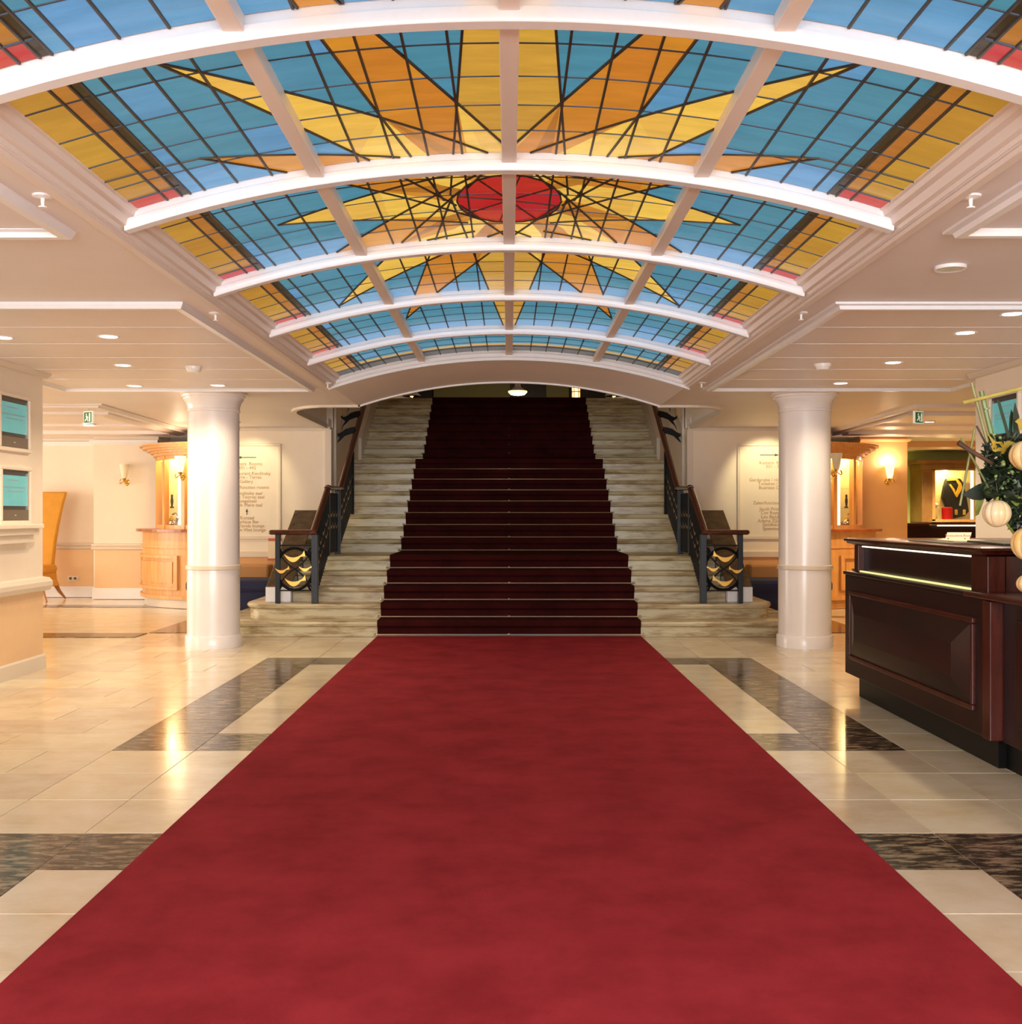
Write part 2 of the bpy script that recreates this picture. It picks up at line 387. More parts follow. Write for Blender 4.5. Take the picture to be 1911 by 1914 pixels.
# end frame: deeper and stepped
xs_ = [-1.66 + 3.32 * i / 36 for i in range(37)]
pr = [(0, 0.10), (0, 0.055), (0.02, 0.05), (0.02, 0.02), (0.035, 0.012), (0.035, -0.012), (0.10, -0.012), (0.10, 0.10)]
part('end_frame', MB().layers([[(x, 9.95 + q, za(x, ARCZ) + z) for q, z in pr] for x in xs_]), M_white, sky, smooth=True)
BY = [(AY[i] + 0.055, (AY[i + 1] if i < 5 else 9.97)) for i in range(6)]
for (a, b_) in BY:
    for x in (-0.80, 0.0, 0.80):
        zz = za(x, GLZ)
        part('longitudinal_rib', MB().box(x - 0.031, x + 0.031, a - 0.003, b_ + 0.003, zz - 0.045, zz + 0.012), M_frame, sky, bevel=0.004)
for s in (-1, 1):
    pr = [(1.545, 2.60), (1.545, 2.542), (1.556, 2.538), (1.562, 2.518), (1.585, 2.512), (1.592, 2.478), (1.610, 2.472), (1.614, 2.456), (1.632, 2.452), (1.638, 2.438), (1.668, 2.434), (1.682, 2.450), (1.69, 2.47), (1.69, 2.60)]
    part('side_frame', MB().layers([[(s * x, yy, z) for x, z in pr] for yy in (1.75, 10.05)]), M_frame, sky)
# --- stained glass
def clip(poly, a, b_, keep):                                  # half plane left of a->b (keep=+1) or right (-1)
    out = []; n = len(poly)
    def sd(p): return ((b_[0] - a[0]) * (p[1] - a[1]) - (b_[1] - a[1]) * (p[0] - a[0])) * keep
    for i in range(n):
        p, q = poly[i], poly[(i + 1) % n]; dp, dq = sd(p), sd(q)
        if dp >= 0: out.append(p)
        if dp * dq < 0:
            t = dp / (dp - dq); out.append((p[0] + (q[0] - p[0]) * t, p[1] + (q[1] - p[1]) * t))
    return out
def parea(p):
    return 0.5 * sum(p[i][0] * p[(i + 1) % len(p)][1] - p[(i + 1) % len(p)][0] * p[i][1] for i in range(len(p)))
def ok(p): return len(p) > 2 and abs(parea(p)) > 1e-5
def ccw(p): return p if parea(p) > 0 else p[::-1]
CY = 5.2
ell = ccw([(0.25 * math.cos(2 * PI * i / 20), CY + 0.39 * math.sin(2 * PI * i / 20)) for i in range(20)])
tips_h = [((0.0, 1.45), 'yellow'), ((-0.70, 2.58), 'orange'), ((-1.09, 3.34), 'gold'), ((-1.19, 4.17), 'orange'), ((-1.107, 5.2), 'gold'),
          ((-1.19, 6.23), 'orange'), ((-1.13, 7.2), 'gold'), ((-0.76, 8.03), 'orange'), ((0.0, 9.35), 'yellow')]
sh_h = [(-0.19, 3.96), (-0.477, 4.06), (-0.614, 4.44), (-0.59, 4.95), (-0.595, 5.42), (-0.614, 5.96), (-0.477, 6.35), (-0.19, 6.45)]
ring_s = sh_h + [(-x, y) for x, y in sh_h[::-1]]              # shoulders round the star
ring_t = tips_h[1:] + [((-x, y), c_) for (x, y), c_ in tips_h[1:-1][::-1]] + [tips_h[0]]
regions = [(ell, 'red')]
star_lines = []
n_ = len(ring_s)
inner_flip = {'gold': 'orange', 'orange': 'gold', 'yellow': 'amber'}
for i in range(n_):
    A, B = ring_s[i], ring_s[(i + 1) % n_]; (T_, c_) = ring_t[i]
    mid = ((A[0] + B[0]) / 2, (A[1] + B[1]) / 2)
    k1 = (mid[0] * 0.52, CY + (mid[1] - CY) * 0.52)
    regions.append((ccw([A, B, T_]), c_))
    regions.append((ccw([A, B, k1]), c_))
    star_lines += [(A, T_), (B, T_)]
    # came lines carried on past the shoulder to the sun
    for S_ in (A, B):
        d = (S_[0] - T_[0], S_[1] - T_[1]); t = 0.75 if abs(T_[0]) > 0.1 else 0.45
        e = (S_[0] + d[0] * t, S_[1] + d[1] * t); star_lines.append((S_, e))
for i in range(n_):                                           # gaps between the inner wedges
    S_ = ring_s[i]; A = ring_s[i - 1]; B = ring_s[(i + 1) % n_]
    k0 = ((A[0] + S_[0]) * 0.26, CY + ((A[1] + S_[1]) / 2 - CY) * 0.52); k1 = ((B[0] + S_[0]) * 0.26, CY + ((B[1] + S_[1]) / 2 - CY) * 0.52)
    cx_ = 'amber' if i % 2 else 'gold'
    regions.append((ccw([S_, k0, (0, CY)]), cx_)); regions.append((ccw([S_, (0, CY), k1]), 'orange' if i % 2 else 'gold'))
cols = [-1.555, -1.42, -1.36, -1.325, -1.265, -1.13, -0.985, -0.80, -0.627, -0.482, -0.337, -0.195, 0.0]
cols = cols + [-x for x in cols[:-1][::-1]]
def gz(x): return za(x, GLZ)
def touch(p, q):
    for i in range(len(p)):
        a, b_ = Vector(p[i]), Vector(p[(i + 1) % len(p)]); d = b_ - a; L_ = d.length
        if L_ < 1e-6: continue
        d = d / L_
        for j in range(len(q)):
            c_, e = Vector(q[j]) - a, Vector(q[(j + 1) % len(q)]) - a
            if abs(d.x * c_.y - d.y * c_.x) < 1e-5 and abs(d.x * e.y - d.y * e.x) < 1e-5:
                u0, u1 = sorted((c_.dot(d), e.dot(d)))
                if min(u1, L_) - max(u0, 0) > 2e-3: return True
    return False
def pane(frags, m, t):
    left = list(frags)
    while left:
        grp = [left.pop()]; k = 0
        while k < len(grp):
            near = [f for f in left if touch(grp[k], f)]
            for f in near: left.remove(f)
            grp += near; k += 1
        pane1(grp, m, t)
def pane1(frags, m, t):
    mb = MB()
    for p in frags:
        n = len(p)
        vs = [(x, y, gz(x)) for x, y in p] + [(x, y, gz(x) + 0.006) for x, y in p]
        mb.add(vs, [tuple(range(n))[::-1], tuple(range(n, 2 * n))] + [(i, (i + 1) % n, n + (i + 1) % n, n + i) for i in range(n)])
    part('pane', mb, m, t)
def came(mb, a, b_, wd, y0, y1, dz=0.006, seg=None):
    # clip the segment to the bay
    (ax, ay), (bx, by) = a, b_
    t0, t1 = 0.0, 1.0; dy = by - ay
    if abs(dy) < 1e-9:
        if ay < y0 or ay > y1: return
    else:
        ta, tb = (y0 - ay) / dy, (y1 - ay) / dy
        if ta > tb: ta, tb = tb, ta
        t0, t1 = max(t0, ta), min(t1, tb)
        if t1 - t0 < 1e-3: return
    p, q = (ax + (bx - ax) * t0, ay + dy * t0), (ax + (bx - ax) * t1, ay + dy * t1)
    n = seg or max(1, int(abs(q[0] - p[0]) / 0.14) + 1)
    d = Vector((q[0] - p[0], q[1] - p[1])); nn = Vector((-d.y, d.x)).normalized() * wd / 2
    rings = []
    for i in range(n + 1):
        x, y = p[0] + d.x * i / n, p[1] + d.y * i / n
        rings.append([(x + nn.x, y + nn.y, gz(x + nn.x) + 0.003), (x + nn.x * 0.7, y + nn.y * 0.7, gz(x) - dz), (x - nn.x * 0.7, y - nn.y * 0.7, gz(x) - dz), (x - nn.x, y - nn.y, gz(x - nn.x) + 0.003)])
    mb.layers(rings)
bay_labels = ['stained glass bay directly overhead, only its corners in view, nearest the camera',
              'stained glass bay with broad orange and yellow rays, between the two nearest white arches',
              'stained glass bay holding the red sun disc',
              'stained glass bay with ray tips just beyond the red sun disc',
              'narrow-looking stained glass bay of mostly blue panes, next to last towards the stairs',
              'last stained glass bay with dark green end strip, above the stair arch']
random.seed(3)
for bi, (y0, y1) in enumerate(BY):
    t = thing('stained_glass_bay', bay_labels[bi], 'stained glass', 'stained glass bays of the skylight', (0, (y0 + y1) / 2, GLZ))
    nr = 5
    last = bi == 5
    rws = [y0 + (y1 - y0) * k / nr for k in range(nr + 1)]
    lines_y = rws[1:-1]
    for ci in range(len(cols) - 1):
        x0, x1 = cols[ci], cols[ci + 1]; xm = abs(x0 + x1) / 2
        rr = list(rws)
        if xm > 1.325 and not last: rr = rr[:-1] + [y1 - 0.11, y1]
        for k in range(len(rr) - 1):
            ya, yb = rr[k], rr[k + 1]
            cell = ccw([(x0, ya), (x1, ya), (x1, yb), (x0, yb)])
            if last and k >= nr - 2 and xm < 1.325:           # yellow crescents over a dark green strip
                for lo_, hi_, cc in ((0, .35, 'blue'), (.35, .7, 'yellow'), (.7, 1.0, 'pine')):
                    q = abs((xm % 0.8) - 0.4) / 0.4
                    b0 = ya + (yb - ya) * lo_; b1 = ya + (yb - ya) * hi_
                    if k == nr - 1: cc = 'pine'; b0, b1 = ya + (yb - ya) * lo_, ya + (yb - ya) * hi_
                    elif cc == 'yellow' and q > 0.86: cc = 'pine'
                    pane([ccw([(x0, b0), (x1, b0), (x1, b1), (x0, b1)])], GLASS[cc], t)
                continue
            rest = [cell]
            if xm < 1.3:
                for reg, cc in regions:
                    bx0 = min(p[0] for p in reg); bx1 = max(p[0] for p in reg); by0 = min(p[1] for p in reg); by1 = max(p[1] for p in reg)
                    if bx1 < x0 or bx0 > x1 or by1 < ya or by0 > yb: continue
                    new = []; ins = []
                    for fr in rest:
                        cur = fr
                        for i in range(len(reg)):
                            a, b_ = reg[i], reg[(i + 1) % len(reg)]
                            o_ = clip(cur, a, b_, -1)
                            if ok(o_): new.append(o_)
                            cur = clip(cur, a, b_, 1)
                            if not ok(cur): break
                        if ok(cur): ins.append(cur)
                    rest = new
                    if ins: pane(ins, GLASS[cc], t)
                    if not rest: break
            if rest:
                if xm > 1.42: cc = 'border'
                elif xm > 1.36: cc = 'amber'
                elif xm > 1.325: cc = 'brown'
                else: cc = 'sky' if (k == nr - 1 or random.random() < 0.05) else 'blue'
                if xm > 1.36 and not last and k == len(rr) - 2: cc = 'red'
                if last and k == nr - 1: cc = 'pine'
                pane(rest, GLASS[cc], t)
    mb = MB()
    for x in cols[1:-1]:
        if abs(x) in (0.0, 0.80): continue
        if abs(x) == 0.195 and 4.6 < y0 < 5.9: continue
        came(mb, (x, y0), (x, y1), 0.011, y0, y1, seg=1)
    for a, b_ in star_lines: came(mb, a, b_, 0.011, y0, y1)
    for i in range(20): came(mb, ell[i], ell[(i + 1) % 20], 0.009, y0, y1)
    if y0 < CY < y1:
        for i in range(8):
            an = 2 * PI * i / 8 + 0.2; came(mb, (0, CY), (0.25 * math.cos(an), CY + 0.39 * math.sin(an)), 0.007, y0, y1)
    for s in (-1, 1): came(mb, (s * 1.19, 4.17), (s * 1.55, 3.95 + 0.2), 0.008, y0, y1)
    part('lead_came', mb, M_lead, t)
    mb = MB()
    for yy in lines_y: came(mb, (-1.55, yy), (1.55, yy), 0.009, y0, y1, dz=0.003, seg=22)  # grey strips imitate the soft shadows of bars above the glass
    for s in (-1, 1):
        if not last: came(mb, (s * 1.33, y1 - 0.11), (s * 1.55, y1 - 0.11), 0.008, y0, y1)
    part('cross_shade_and_came', mb, M_shadecame, t)
# dark void above the glass
struct('ceiling_void', MB().box(-1.75, 1.75, 1.7, 10.1, GLZ + 0.10, GLZ + 0.16), M_dark)

# ================================================================== WALLS
SX = 3.865
for s, nm in ((-1, 'wall_left'), (1, 'wall_right')):
    wl = struct(nm, MB().box(*sorted((s * SX, s * (SX + 0.55))), -3, 9.0, -0.01, ZC), M_wall)
    f = s
    # recess frames are built with the screens; dado, rail, skirting
    obj('dado', MB().box(*sorted((s * (SX - 0.006), s * (SX + 0.1))), -2.9, 8.994, 0.12, 0.66), M_dado, wl)
    pr = [(0.0, 0.64), (0.045, 0.655), (0.06, 0.69), (0.06, 0.725), (0.04, 0.755), (0.0, 0.765)]
    pth = [(s * SX, -2.9), (s * SX, 9.0), (s * (SX + 0.55), 9.0)]
    sg = 1 if s < 0 else -1
    obj('chair_rail', MB().moulding(pth, [(-sg * q, z) for q, z in pr] + [(sg * 0.02, 0.765), (sg * 0.02, 0.64)]), M_trim, wl)
    obj('cornice', MB().moulding(pth, [(-sg * q, z) for q, z in ((0.0, 2.40), (0.03, 2.405), (0.05, 2.43), (0.06, ZC + 0.002))] + [(sg * 0.02, ZC + 0.002), (sg * 0.02, 2.40)]), M_trim, wl)
    bb = struct('baseboard_left' if s < 0 else 'baseboard_right', MB().moulding(pth, [(-sg * q, z) for q, z in ((0.0, 0.0), (0.02, 0.0), (0.02, 0.11), (0.01, 0.125), (0.0, 0.125))] + [(sg * 0.02, 0.125), (sg * 0.02, 0)]), M_trim)
struct('wall_front', MB().box(-13, -3.6, -3.1, -2.95, 0, ZC).box(3.6, 13, -3.1, -2.95, 0, ZC).box(-3.6, 3.6, -3.1, -2.95, 2.42, ZC + 0.5), M_wall)
# left lounge back wall in two planes
bw = struct('wall_back_left', MB().box(-13, -6.28, 16.8, 17.0, 0, ZC).box(-6.28, -5.3, 16.42, 17.0, 0, ZC), M_wall)
obj('dado', MB().box(-13, -6.28, 16.79, 16.9, 0.13, 0.74), M_dado, bw); obj('dado', MB().box(-6.26, -5.3, 16.41, 16.6, 0.13, 0.74), M_dado, bw)
pth = [(-13, 16.8), (-6.28, 16.8), (-6.28, 16.42), (-5.3, 16.42)]
obj('chair_rail', MB().moulding(pth, [(0.02, 0.74), (-0.03, 0.75), (-0.035, 0.78), (-0.015, 0.79), (-0.03, 0.81), (-0.03, 0.83), (0.02, 0.85)]), M_trim, bw)
obj('cornice', MB().moulding(pth, [(0.02, 2.33), (-0.02, 2.335), (-0.05, 2.38), (-0.05, 2.40), (0.02, 2.40)]), M_white, bw)
struct('baseboard_back_left', MB().moulding(pth, [(0.02, 0.0), (-0.02, 0.0), (-0.02, 0.15), (-0.008, 0.17), (0.02, 0.17)]), M_white)
struct('wall_far_left', MB().box(-13, -12.8, 6, 17, 0, ZC), M_wall)
struct('wall_lounge_front', MB().box(-13, -4.4, 5.9, 6.05, 0, ZC), M_wall)
# right side: pilaster wall, green room
pw = struct('wall_back_right', MB().box(5.3, 6.02, 16.42, 17.0, 0, ZC), M_wallO)
obj('cornice', MB().moulding([(5.3, 16.42), (6.02, 16.42), (6.02, 17.0)], [(0.02, 2.37), (-0.03, 2.38), (-0.05, 2.41), (0.02, 2.41)]), M_wallO, pw)
gw = struct('wall_green', MB().box(5.9, 13, 20.3, 20.5, 0, ZC).box(5.9, 6.0, 17.0, 20.3, 0, ZC), M_green)
obj('ceiling_beam', MB().box(6.02, 13, 17.4, 17.9, 2.36, ZC + 0.01), M_wallO, gw)
struct('wall_far_right', MB().box(12.8, 13, 6, 20.4, 0, ZC), M_wallO)
struct('wall_office_front', MB().box(4.4, 13, 5.9, 6.05, 0, ZC), M_wallO)
# sign walls beside the stairs
SY = 14.58
for s, nm in ((-1, 'wall_stair_left'), (1, 'wall_stair_right')):
    sw = struct(nm, MB().box(*sorted((s * 2.40, s * 4.3)), SY, SY + 0.3, 0, ZC).box(*sorted((s * 2.40, s * 2.7)), SY + 0.3, 27, 0, 6.6), M_wall)
    obj('dado', MB().box(*sorted((s * 2.64, s * 4.2)), SY - 0.008, SY + 0.1, 0.12, 0.70), M_wallO, sw)
    obj('chair_rail', MB().box(*sorted((s * 2.66, s * 4.2)), SY - 0.03, SY + 0.1, 0.70, 0.79), M_trim, sw, bevel=0.012)
    obj('cornice', MB().box(*sorted((s * 2.40, s * 4.3)), SY - 0.025, SY + 0.1, 2.40, 2.44), M_trim, sw, bevel=0.008)
    # panel moulding of the sign board
    x0, x1 = sorted((s * 3.08, s * 4.05))
    mp = [(x0, 0.965), (x1, 0.965), (x1, 2.215), (x0, 2.215)]
    mb = MB()
    for a, b_, c_, d in ((x0 - .02, x1 + .02, 2.195, 2.225), (x0 - .02, x1 + .02, 0.945, 0.985), (x0 - .02, x0 + .015, 0.985, 2.195), (x1 - .015, x1 + .02, 0.985, 2.195)):
        mb.box(a, b_, SY - 0.022, SY + 0.05, c_, d)
    obj('panel_moulding', mb, M_trim, sw, bevel=0.006)
    obj('corner_trim', MB().box(*sorted((s * 2.385, s * 2.47)), SY - 0.02, SY + 0.05, 0.9, 2.42), M_trim, sw)
    obj('corner_trim', MB().box(*sorted((s * 2.37, s * 2.41)), SY + 0.30, SY + 0.42, 1.0, 4.5), M_trim, sw)
    # side of the well above the lobby ceiling
    obj('well_side', MB().box(*sorted((s * (WX + 0.004), s * (WX + 0.2))), 12.45, SY + 0.01, ZC + 0.121, 6.6), M_wall, sw)
    obj('well_corner', MB().box(*sorted((s * 1.9, s * (WX + 0.2))), 11.80, 12.4, ZC + 0.125, 6.6), M_wall, sw)
    # wall stringer along the top flight
    obj('wall_stringer', MB().extr([(s * 2.41, 17.30, 2.06), (s * 2.41, 17.30, 2.50), (s * 2.41, 19.55, 3.74), (s * 2.41, 19.55, 3.30)], (-s * 0.06, 0, 0)), M_trim, sw)
struct('wall_upper_front', MB().box(-2.5, 2.5, 11.76, 11.85, 2.85, 6.6), M_wall)
struct('floor_upper', MB().box(-2.42, 2.42, 19.58, 27.2, 3.10, 3.352), M_tileD)
uw = struct('wall_upper_back', MB().box(-2.42, 2.42, 27.0, 27.2, 3.3, 6.6), M_dark)
obj('wall_panel', MB().box(-1.87, 0.02, 26.9, 27.05, 3.36, 4.6), M_olive, uw); obj('wall_panel', MB().box(-1.6, -0.25, 26.88, 26.95, 3.46, 4.18), M_olive, uw)
obj('wall_panel', MB().box(0.92, 1.48, 26.9, 27.05, 3.36, 4.6), M_olive, uw)
struct('ceiling_upper', MB().box(-2.6, 2.6, 11.7, 27.2, 6.6, 6.7), M_ceil)

# ================================================================== STAIRS
def DK(k):
    return D0 + k * TR if k < 5 else (13.87 + (k - 5) * TR if k < 13 else 17.36 + (k - 13) * TR)
def rounded(x, y0, y1, r, off):
    pts = [(x + off, y1), (-x - off, y1)]
    if r > 0:
        for q in range(0, 91, 15): pts.append((-x - off + (r + off) * (1 - math.cos(R_(q))), y0 - off + (r + off) * (1 - math.sin(R_(q)))))
        for q in range(90, -1, -15): pts.append((x + off - (r + off) * (1 - math.cos(R_(q))), y0 - off + (r + off) * (1 - math.sin(R_(q)))))
    else:
        pts += [(-x - off * 0, y0 - off), (x + off * 0, y0 - off)]
    return pts
stair = thing('staircase', 'wide pale veined marble staircase of three flights at the back of the lobby', 'staircase', None, (0, D0, 0))
for k in range(21):
    hw, rr = (3.10, 0.40) if k == 0 else (2.84, 0.30) if k == 1 else (2.38, 0) if k < 5 else (2.398, 0)
    y0 = DK(k); y1 = (DK(k + 1) + 0.06) if k < 20 else 19.60
    z0, z1 = k * RI, (k + 1) * RI
    if k in (0, 1): y1 = 13.45
    prof = [(0, z0), (0, z1 - 0.062), (0.012, z1 - 0.052), (0.028, z1 - 0.045), (0.036, z1 - 0.024), (0.028, z1 - 0.004), (0.02, z1)]
    part('step', MB().layers([[(x, y, z) for x, y in rounded(hw, y0, y1, rr, o)] for o, z in prof]), M_step, stair, smooth=True)
# runner on the stairs
runner = thing('stair_runner', 'shade-darkened red carpet runner climbing the middle of the marble stairs', 'carpet', None, (0, D0, 0))
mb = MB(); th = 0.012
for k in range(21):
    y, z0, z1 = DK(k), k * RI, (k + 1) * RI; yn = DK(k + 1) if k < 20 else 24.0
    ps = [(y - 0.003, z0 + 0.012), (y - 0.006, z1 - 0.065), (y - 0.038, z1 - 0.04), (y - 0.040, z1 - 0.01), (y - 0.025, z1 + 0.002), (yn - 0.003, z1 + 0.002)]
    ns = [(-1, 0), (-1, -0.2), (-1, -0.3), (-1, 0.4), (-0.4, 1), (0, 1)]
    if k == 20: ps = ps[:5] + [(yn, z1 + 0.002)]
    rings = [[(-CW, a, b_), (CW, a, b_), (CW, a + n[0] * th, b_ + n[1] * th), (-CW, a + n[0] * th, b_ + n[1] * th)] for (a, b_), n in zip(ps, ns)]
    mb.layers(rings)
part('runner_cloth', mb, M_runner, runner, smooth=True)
for k in range(21):
    y, z = DK(k) - 0.026, k * RI + 0.022
    m2 = MB().tube([(-CW - 0.03, y, z), (CW + 0.03, y, z)], 0.009, 6)
    for x in (-CW - 0.03, 0, CW + 0.03): m2.sphere((x, y - 0.004, z + 0.004), 0.015, 8, 6)
    part('stair_rod', m2, M_rod, runner, smooth=True)
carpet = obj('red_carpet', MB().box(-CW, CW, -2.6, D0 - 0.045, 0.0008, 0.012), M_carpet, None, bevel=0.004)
tag(carpet, 'long red carpet lying on the stone floor from the camera to the stairs', 'carpet')

# sloping marble parapets at the foot of the stairs
for s, side in ((-1, 'left'), (1, 'right')):
    t = thing('stair_parapet', 'sloping dark marble slab on a white block beside the %s balustrade' % side, 'parapet', 'stair foot parapets', (s * 2.5, 12.0, 0.32))
    xa, xb = s * 2.385, s * 2.66
    part('block', MB().box(*sorted((xa, xb)), 11.86, 13.6, 0.321, 0.485), M_white, t, bevel=0.006)
    part('slab', MB().extr([(xa, 11.88, 0.486), (xa, 13.48, 1.33), (xa, 13.75, 1.33), (xa, 13.75, 0.486)], (xb - xa, 0, 0)), M_dmarb, t, bevel=0.006)

# ================================================================== BALUSTRADES
def fish(cx, cz, L, th_, y, flip=1, tilt=0.0):
    n = 10; up = []; dn = []
    for i in range(n + 1):
        u = -1 + 2 * i / n; zc_ = (u * u) * 0.30 * L; h = (1 - abs(u) ** 1.8) * 0.20 * L
        up.append((u * L * 0.5, zc_ * 0.8 + h * 0.25)); dn.append((u * L * 0.5, zc_ * 0.8 - h))
    tail = [(0.5 * L, 0.24 * L), (0.60 * L, 0.42 * L), (0.66 * L, 0.12 * L)]
    pts = dn[:-1] + tail[::-1] + up[::-1][1:]
    c_, s_ = math.cos(tilt), math.sin(tilt)
    return [(cx + flip * (p * c_ - q * s_), y, cz + p * s_ + q * c_) for p, q in pts]
for s, side in ((-1, 'left'), (1, 'right')):
    t = thing('balustrade', 'black iron balustrade with gilded fish and mahogany rail on the %s of the stairs' % side, 'balustrade', 'stair balustrades', (s * 2.11, 11.7, 0.32))
    X = s * 2.10
    rail = [(s * 2.53, 11.70, 1.085), (s * 2.11, 11.70, 1.085), (s * 2.11, 12.64, 1.586), (s * 2.09, 13.45, 1.600), (s * 2.12, 15.9, 2.90), (s * 2.12, 19.4, 4.45)]
    def rpart(name, segs, m, r, **kw):
        mb = MB()
        for a in segs: mb.tube(a, r, 8)
        return part(name, mb, m, t, smooth=True, **kw)
    for a, b_ in zip(rail[:-1], rail[1:]):
        mb = MB(); d = (Vector(b_) - Vector(a)).normalized(); a2 = Vector(a) - d * 0.03; b2 = Vector(b_) + d * 0.03
        mb.tube([a2, b2], 0.038, 12, flat=0.72)
        part('handrail', mb, M_mahog, t, smooth=True)
    mb = MB().sphere((s * 2.56, 11.70, 1.085), 0.034, 10, 6, sz=0.8); part('handrail_cap', mb, M_mahog, t, smooth=True)
    for (x, y, z0, z1, wd, nm) in ((2.49, 11.70, 0.321, 1.06, 0.026, 'post'), (2.09, 11.70, 0.321, 1.06, 0.034, 'post'), (2.11, 12.62, 0.801, 1.56, 0.028, 'post'), (2.09, 13.25, 0.801, 1.57, 0.032, 'post'), (2.09, 14.50, 1.28, 2.12, 0.02, 'post')):
        part(nm, MB().box(s * x - wd, s * x + wd, y - wd, y + wd, z0, z1), M_ironb if y < 13.4 else M_iron, t, bevel=0.004)
    # front panel
    cx, cz, yy = s * 2.31, 0.69, 11.70
    part('crossbar', MB().box(*sorted((s * 2.09, s * 2.49)), yy - 0.008, yy + 0.008, 0.935, 0.952), M_iron, t)
    part('crossbar', MB().box(*sorted((s * 2.09, s * 2.49)), yy - 0.008, yy + 0.008, 0.452, 0.466), M_iron, t)
    ringp = [(cx + 0.195 * math.cos(2 * PI * i / 28), yy, cz + 0.225 * math.sin(2 * PI * i / 28)) for i in range(29)]
    part('ring', MB().tube(ringp, 0.017, 6), M_iron, t, smooth=True)
    for q in (-1, 1):
        dp = [(cx + u * 0.19, yy + 0.004 * q, cz + q * (u * 0.21 - 0.03 * math.sin(u * PI))) for u in [-1 + i / 6 for i in range(13)]]
        part('crossed_bar', MB().tube(dp, 0.009, 6), M_ironb, t, smooth=True)
    for q in (-1, 1):                                         # scrolls by the posts
        for e in (-1, 1):
            sp = [(cx + q * (0.20 - 0.05 * math.sin(u * 2.6)), yy, cz + e * (0.10 + 0.13 * u)) for u in [i / 6 for i in range(7)]]
            part('scroll', MB().tube(sp, [0.022 - 0.002 * i for i in range(7)], 6), M_iron, t, smooth=True)
    for (dx, dz, L) in ((-0.012, 0.115, 0.20), (-0.14, -0.02, 0.135), (0.115, 0.0, 0.135), (-0.005, -0.145, 0.20)):
        part('fish', MB().extr(fish(cx + s * -dx * 1.0, cz + dz, L, 0, yy - 0.030, flip=-s), (0, 0.012, 0)), M_gold, t)
    # raking panels: first flight, landing, second flight up to the wall
    def raking(pts, n):
        # pts: (y, zfoot) pairs; the panel is 0.66 high
        mb = MB(); (ya, za_), (yb, zb_) = pts
        for h in (0.03, 0.34, 0.66): mb.tube([(X, ya, za_ + h), (X, yb, zb_ + h)], 0.011, 6)
        part('raking_bar', mb, M_iron, t, smooth=True)
        for i in range(n):
            u = (i + 0.5) / n; y = ya + (yb - ya) * u; z = za_ + (zb_ - za_) * u
            part('baluster', MB().box(X - 0.014, X + 0.014, y - 0.016, y + 0.016, z + 0.0, z + 0.70), M_iron, t)
            rp = [(X, y + 0.10 * math.cos(2 * PI * j / 14), z + 0.34 + 0.15 * math.sin(2 * PI * j / 14)) for j in range(15)]
            if i % 3 == 1:
                part('oval', MB().tube(rp, 0.010, 6), M_iron, t, smooth=True)
                for hz in (0.30, 0.44):
                    pf = [(X - s * 0.014, y + (px_ - 0) * 1.0, pz_) for px_, _, pz_ in fish(0, z + hz, 0.14, 0, 0)]
                    part('fish', MB().extr(pf, (s * 0.028, 0, 0)), M_gold, t)
    raking([(11.76, 0.38), (12.60, 0.84)], 14)
    raking([(12.66, 0.83), (13.22, 0.83)], 9)
    raking([(13.28, 0.82), (14.48, 1.36)], 20)
    # leaping-animal brackets between wall and rail
    for (D, zc_) in ((15.0, 2.36), (15.5, 2.63), (16.1, 2.95)):
        P = [(-0.27, 0.10), (-0.262, 0.05), (-0.235, 0.035), (-0.19, 0.055), (-0.13, 0.10), (-0.06, 0.12), (0.0, 0.13), (0.0, 0.04), (-0.07, 0.03), (-0.15, 0.0), (-0.20, -0.05), (-0.245, -0.09), (-0.27, -0.16), (-0.255, -0.09), (-0.215, -0.02), (-0.245, 0.0), (-0.275, 0.03)]
        b = part('bracket', MB().extr([(s * (2.125 - px_), D, zc_ + pz_) for px_, pz_ in P], (0, 0.02, 0)), M_iron, t)
        g = obj('gilded_tip', MB().box(*sorted((s * 2.385, s * 2.40)), D - 0.004, D + 0.02, zc_ + 0.06, zc_ + 0.16), M_gold, b); g.data.transform(Matrix.Translation(-Vector(t.location)))

# ================================================================== COLUMNS
for s, side in ((-1, 'beside the left sign wall'), (1, 'behind the reception desk')):
    cx, cy = s * 2.865, 10.53
    t = thing('column', 'round white painted column %s' % side, 'column', 'lobby columns', (cx, cy, 0))
    part('shaft', MB().lathe([(0.25, 0.10), (0.25, 0.765), (0.246, 0.80), (0.243, 2.33)], 48, (cx, cy, 0)), M_col, t, smooth=True)
    part('base', MB().lathe([(0.268, 0.0), (0.268, 0.105), (0.262, 0.118), (0.25, 0.12)], 48, (cx, cy, 0)), M_col, t, smooth=True)
    part('collar', MB().lathe([(0.25, 0.745), (0.262, 0.752), (0.262, 0.785), (0.25, 0.792)], 48, (cx, cy, 0)), M_trim, t, smooth=True)
    part('capital', MB().lathe([(0.243, 2.26), (0.252, 2.265), (0.252, 2.285), (0.246, 2.29), (0.25, 2.32), (0.265, 2.36), (0.285, 2.385), (0.288, 2.40), (0.30, 2.405), (0.305, 2.425), (0.318, 2.432), (0.318, ZC + 0.001)], 48, (cx, cy, 0)), M_col, t, smooth=True)

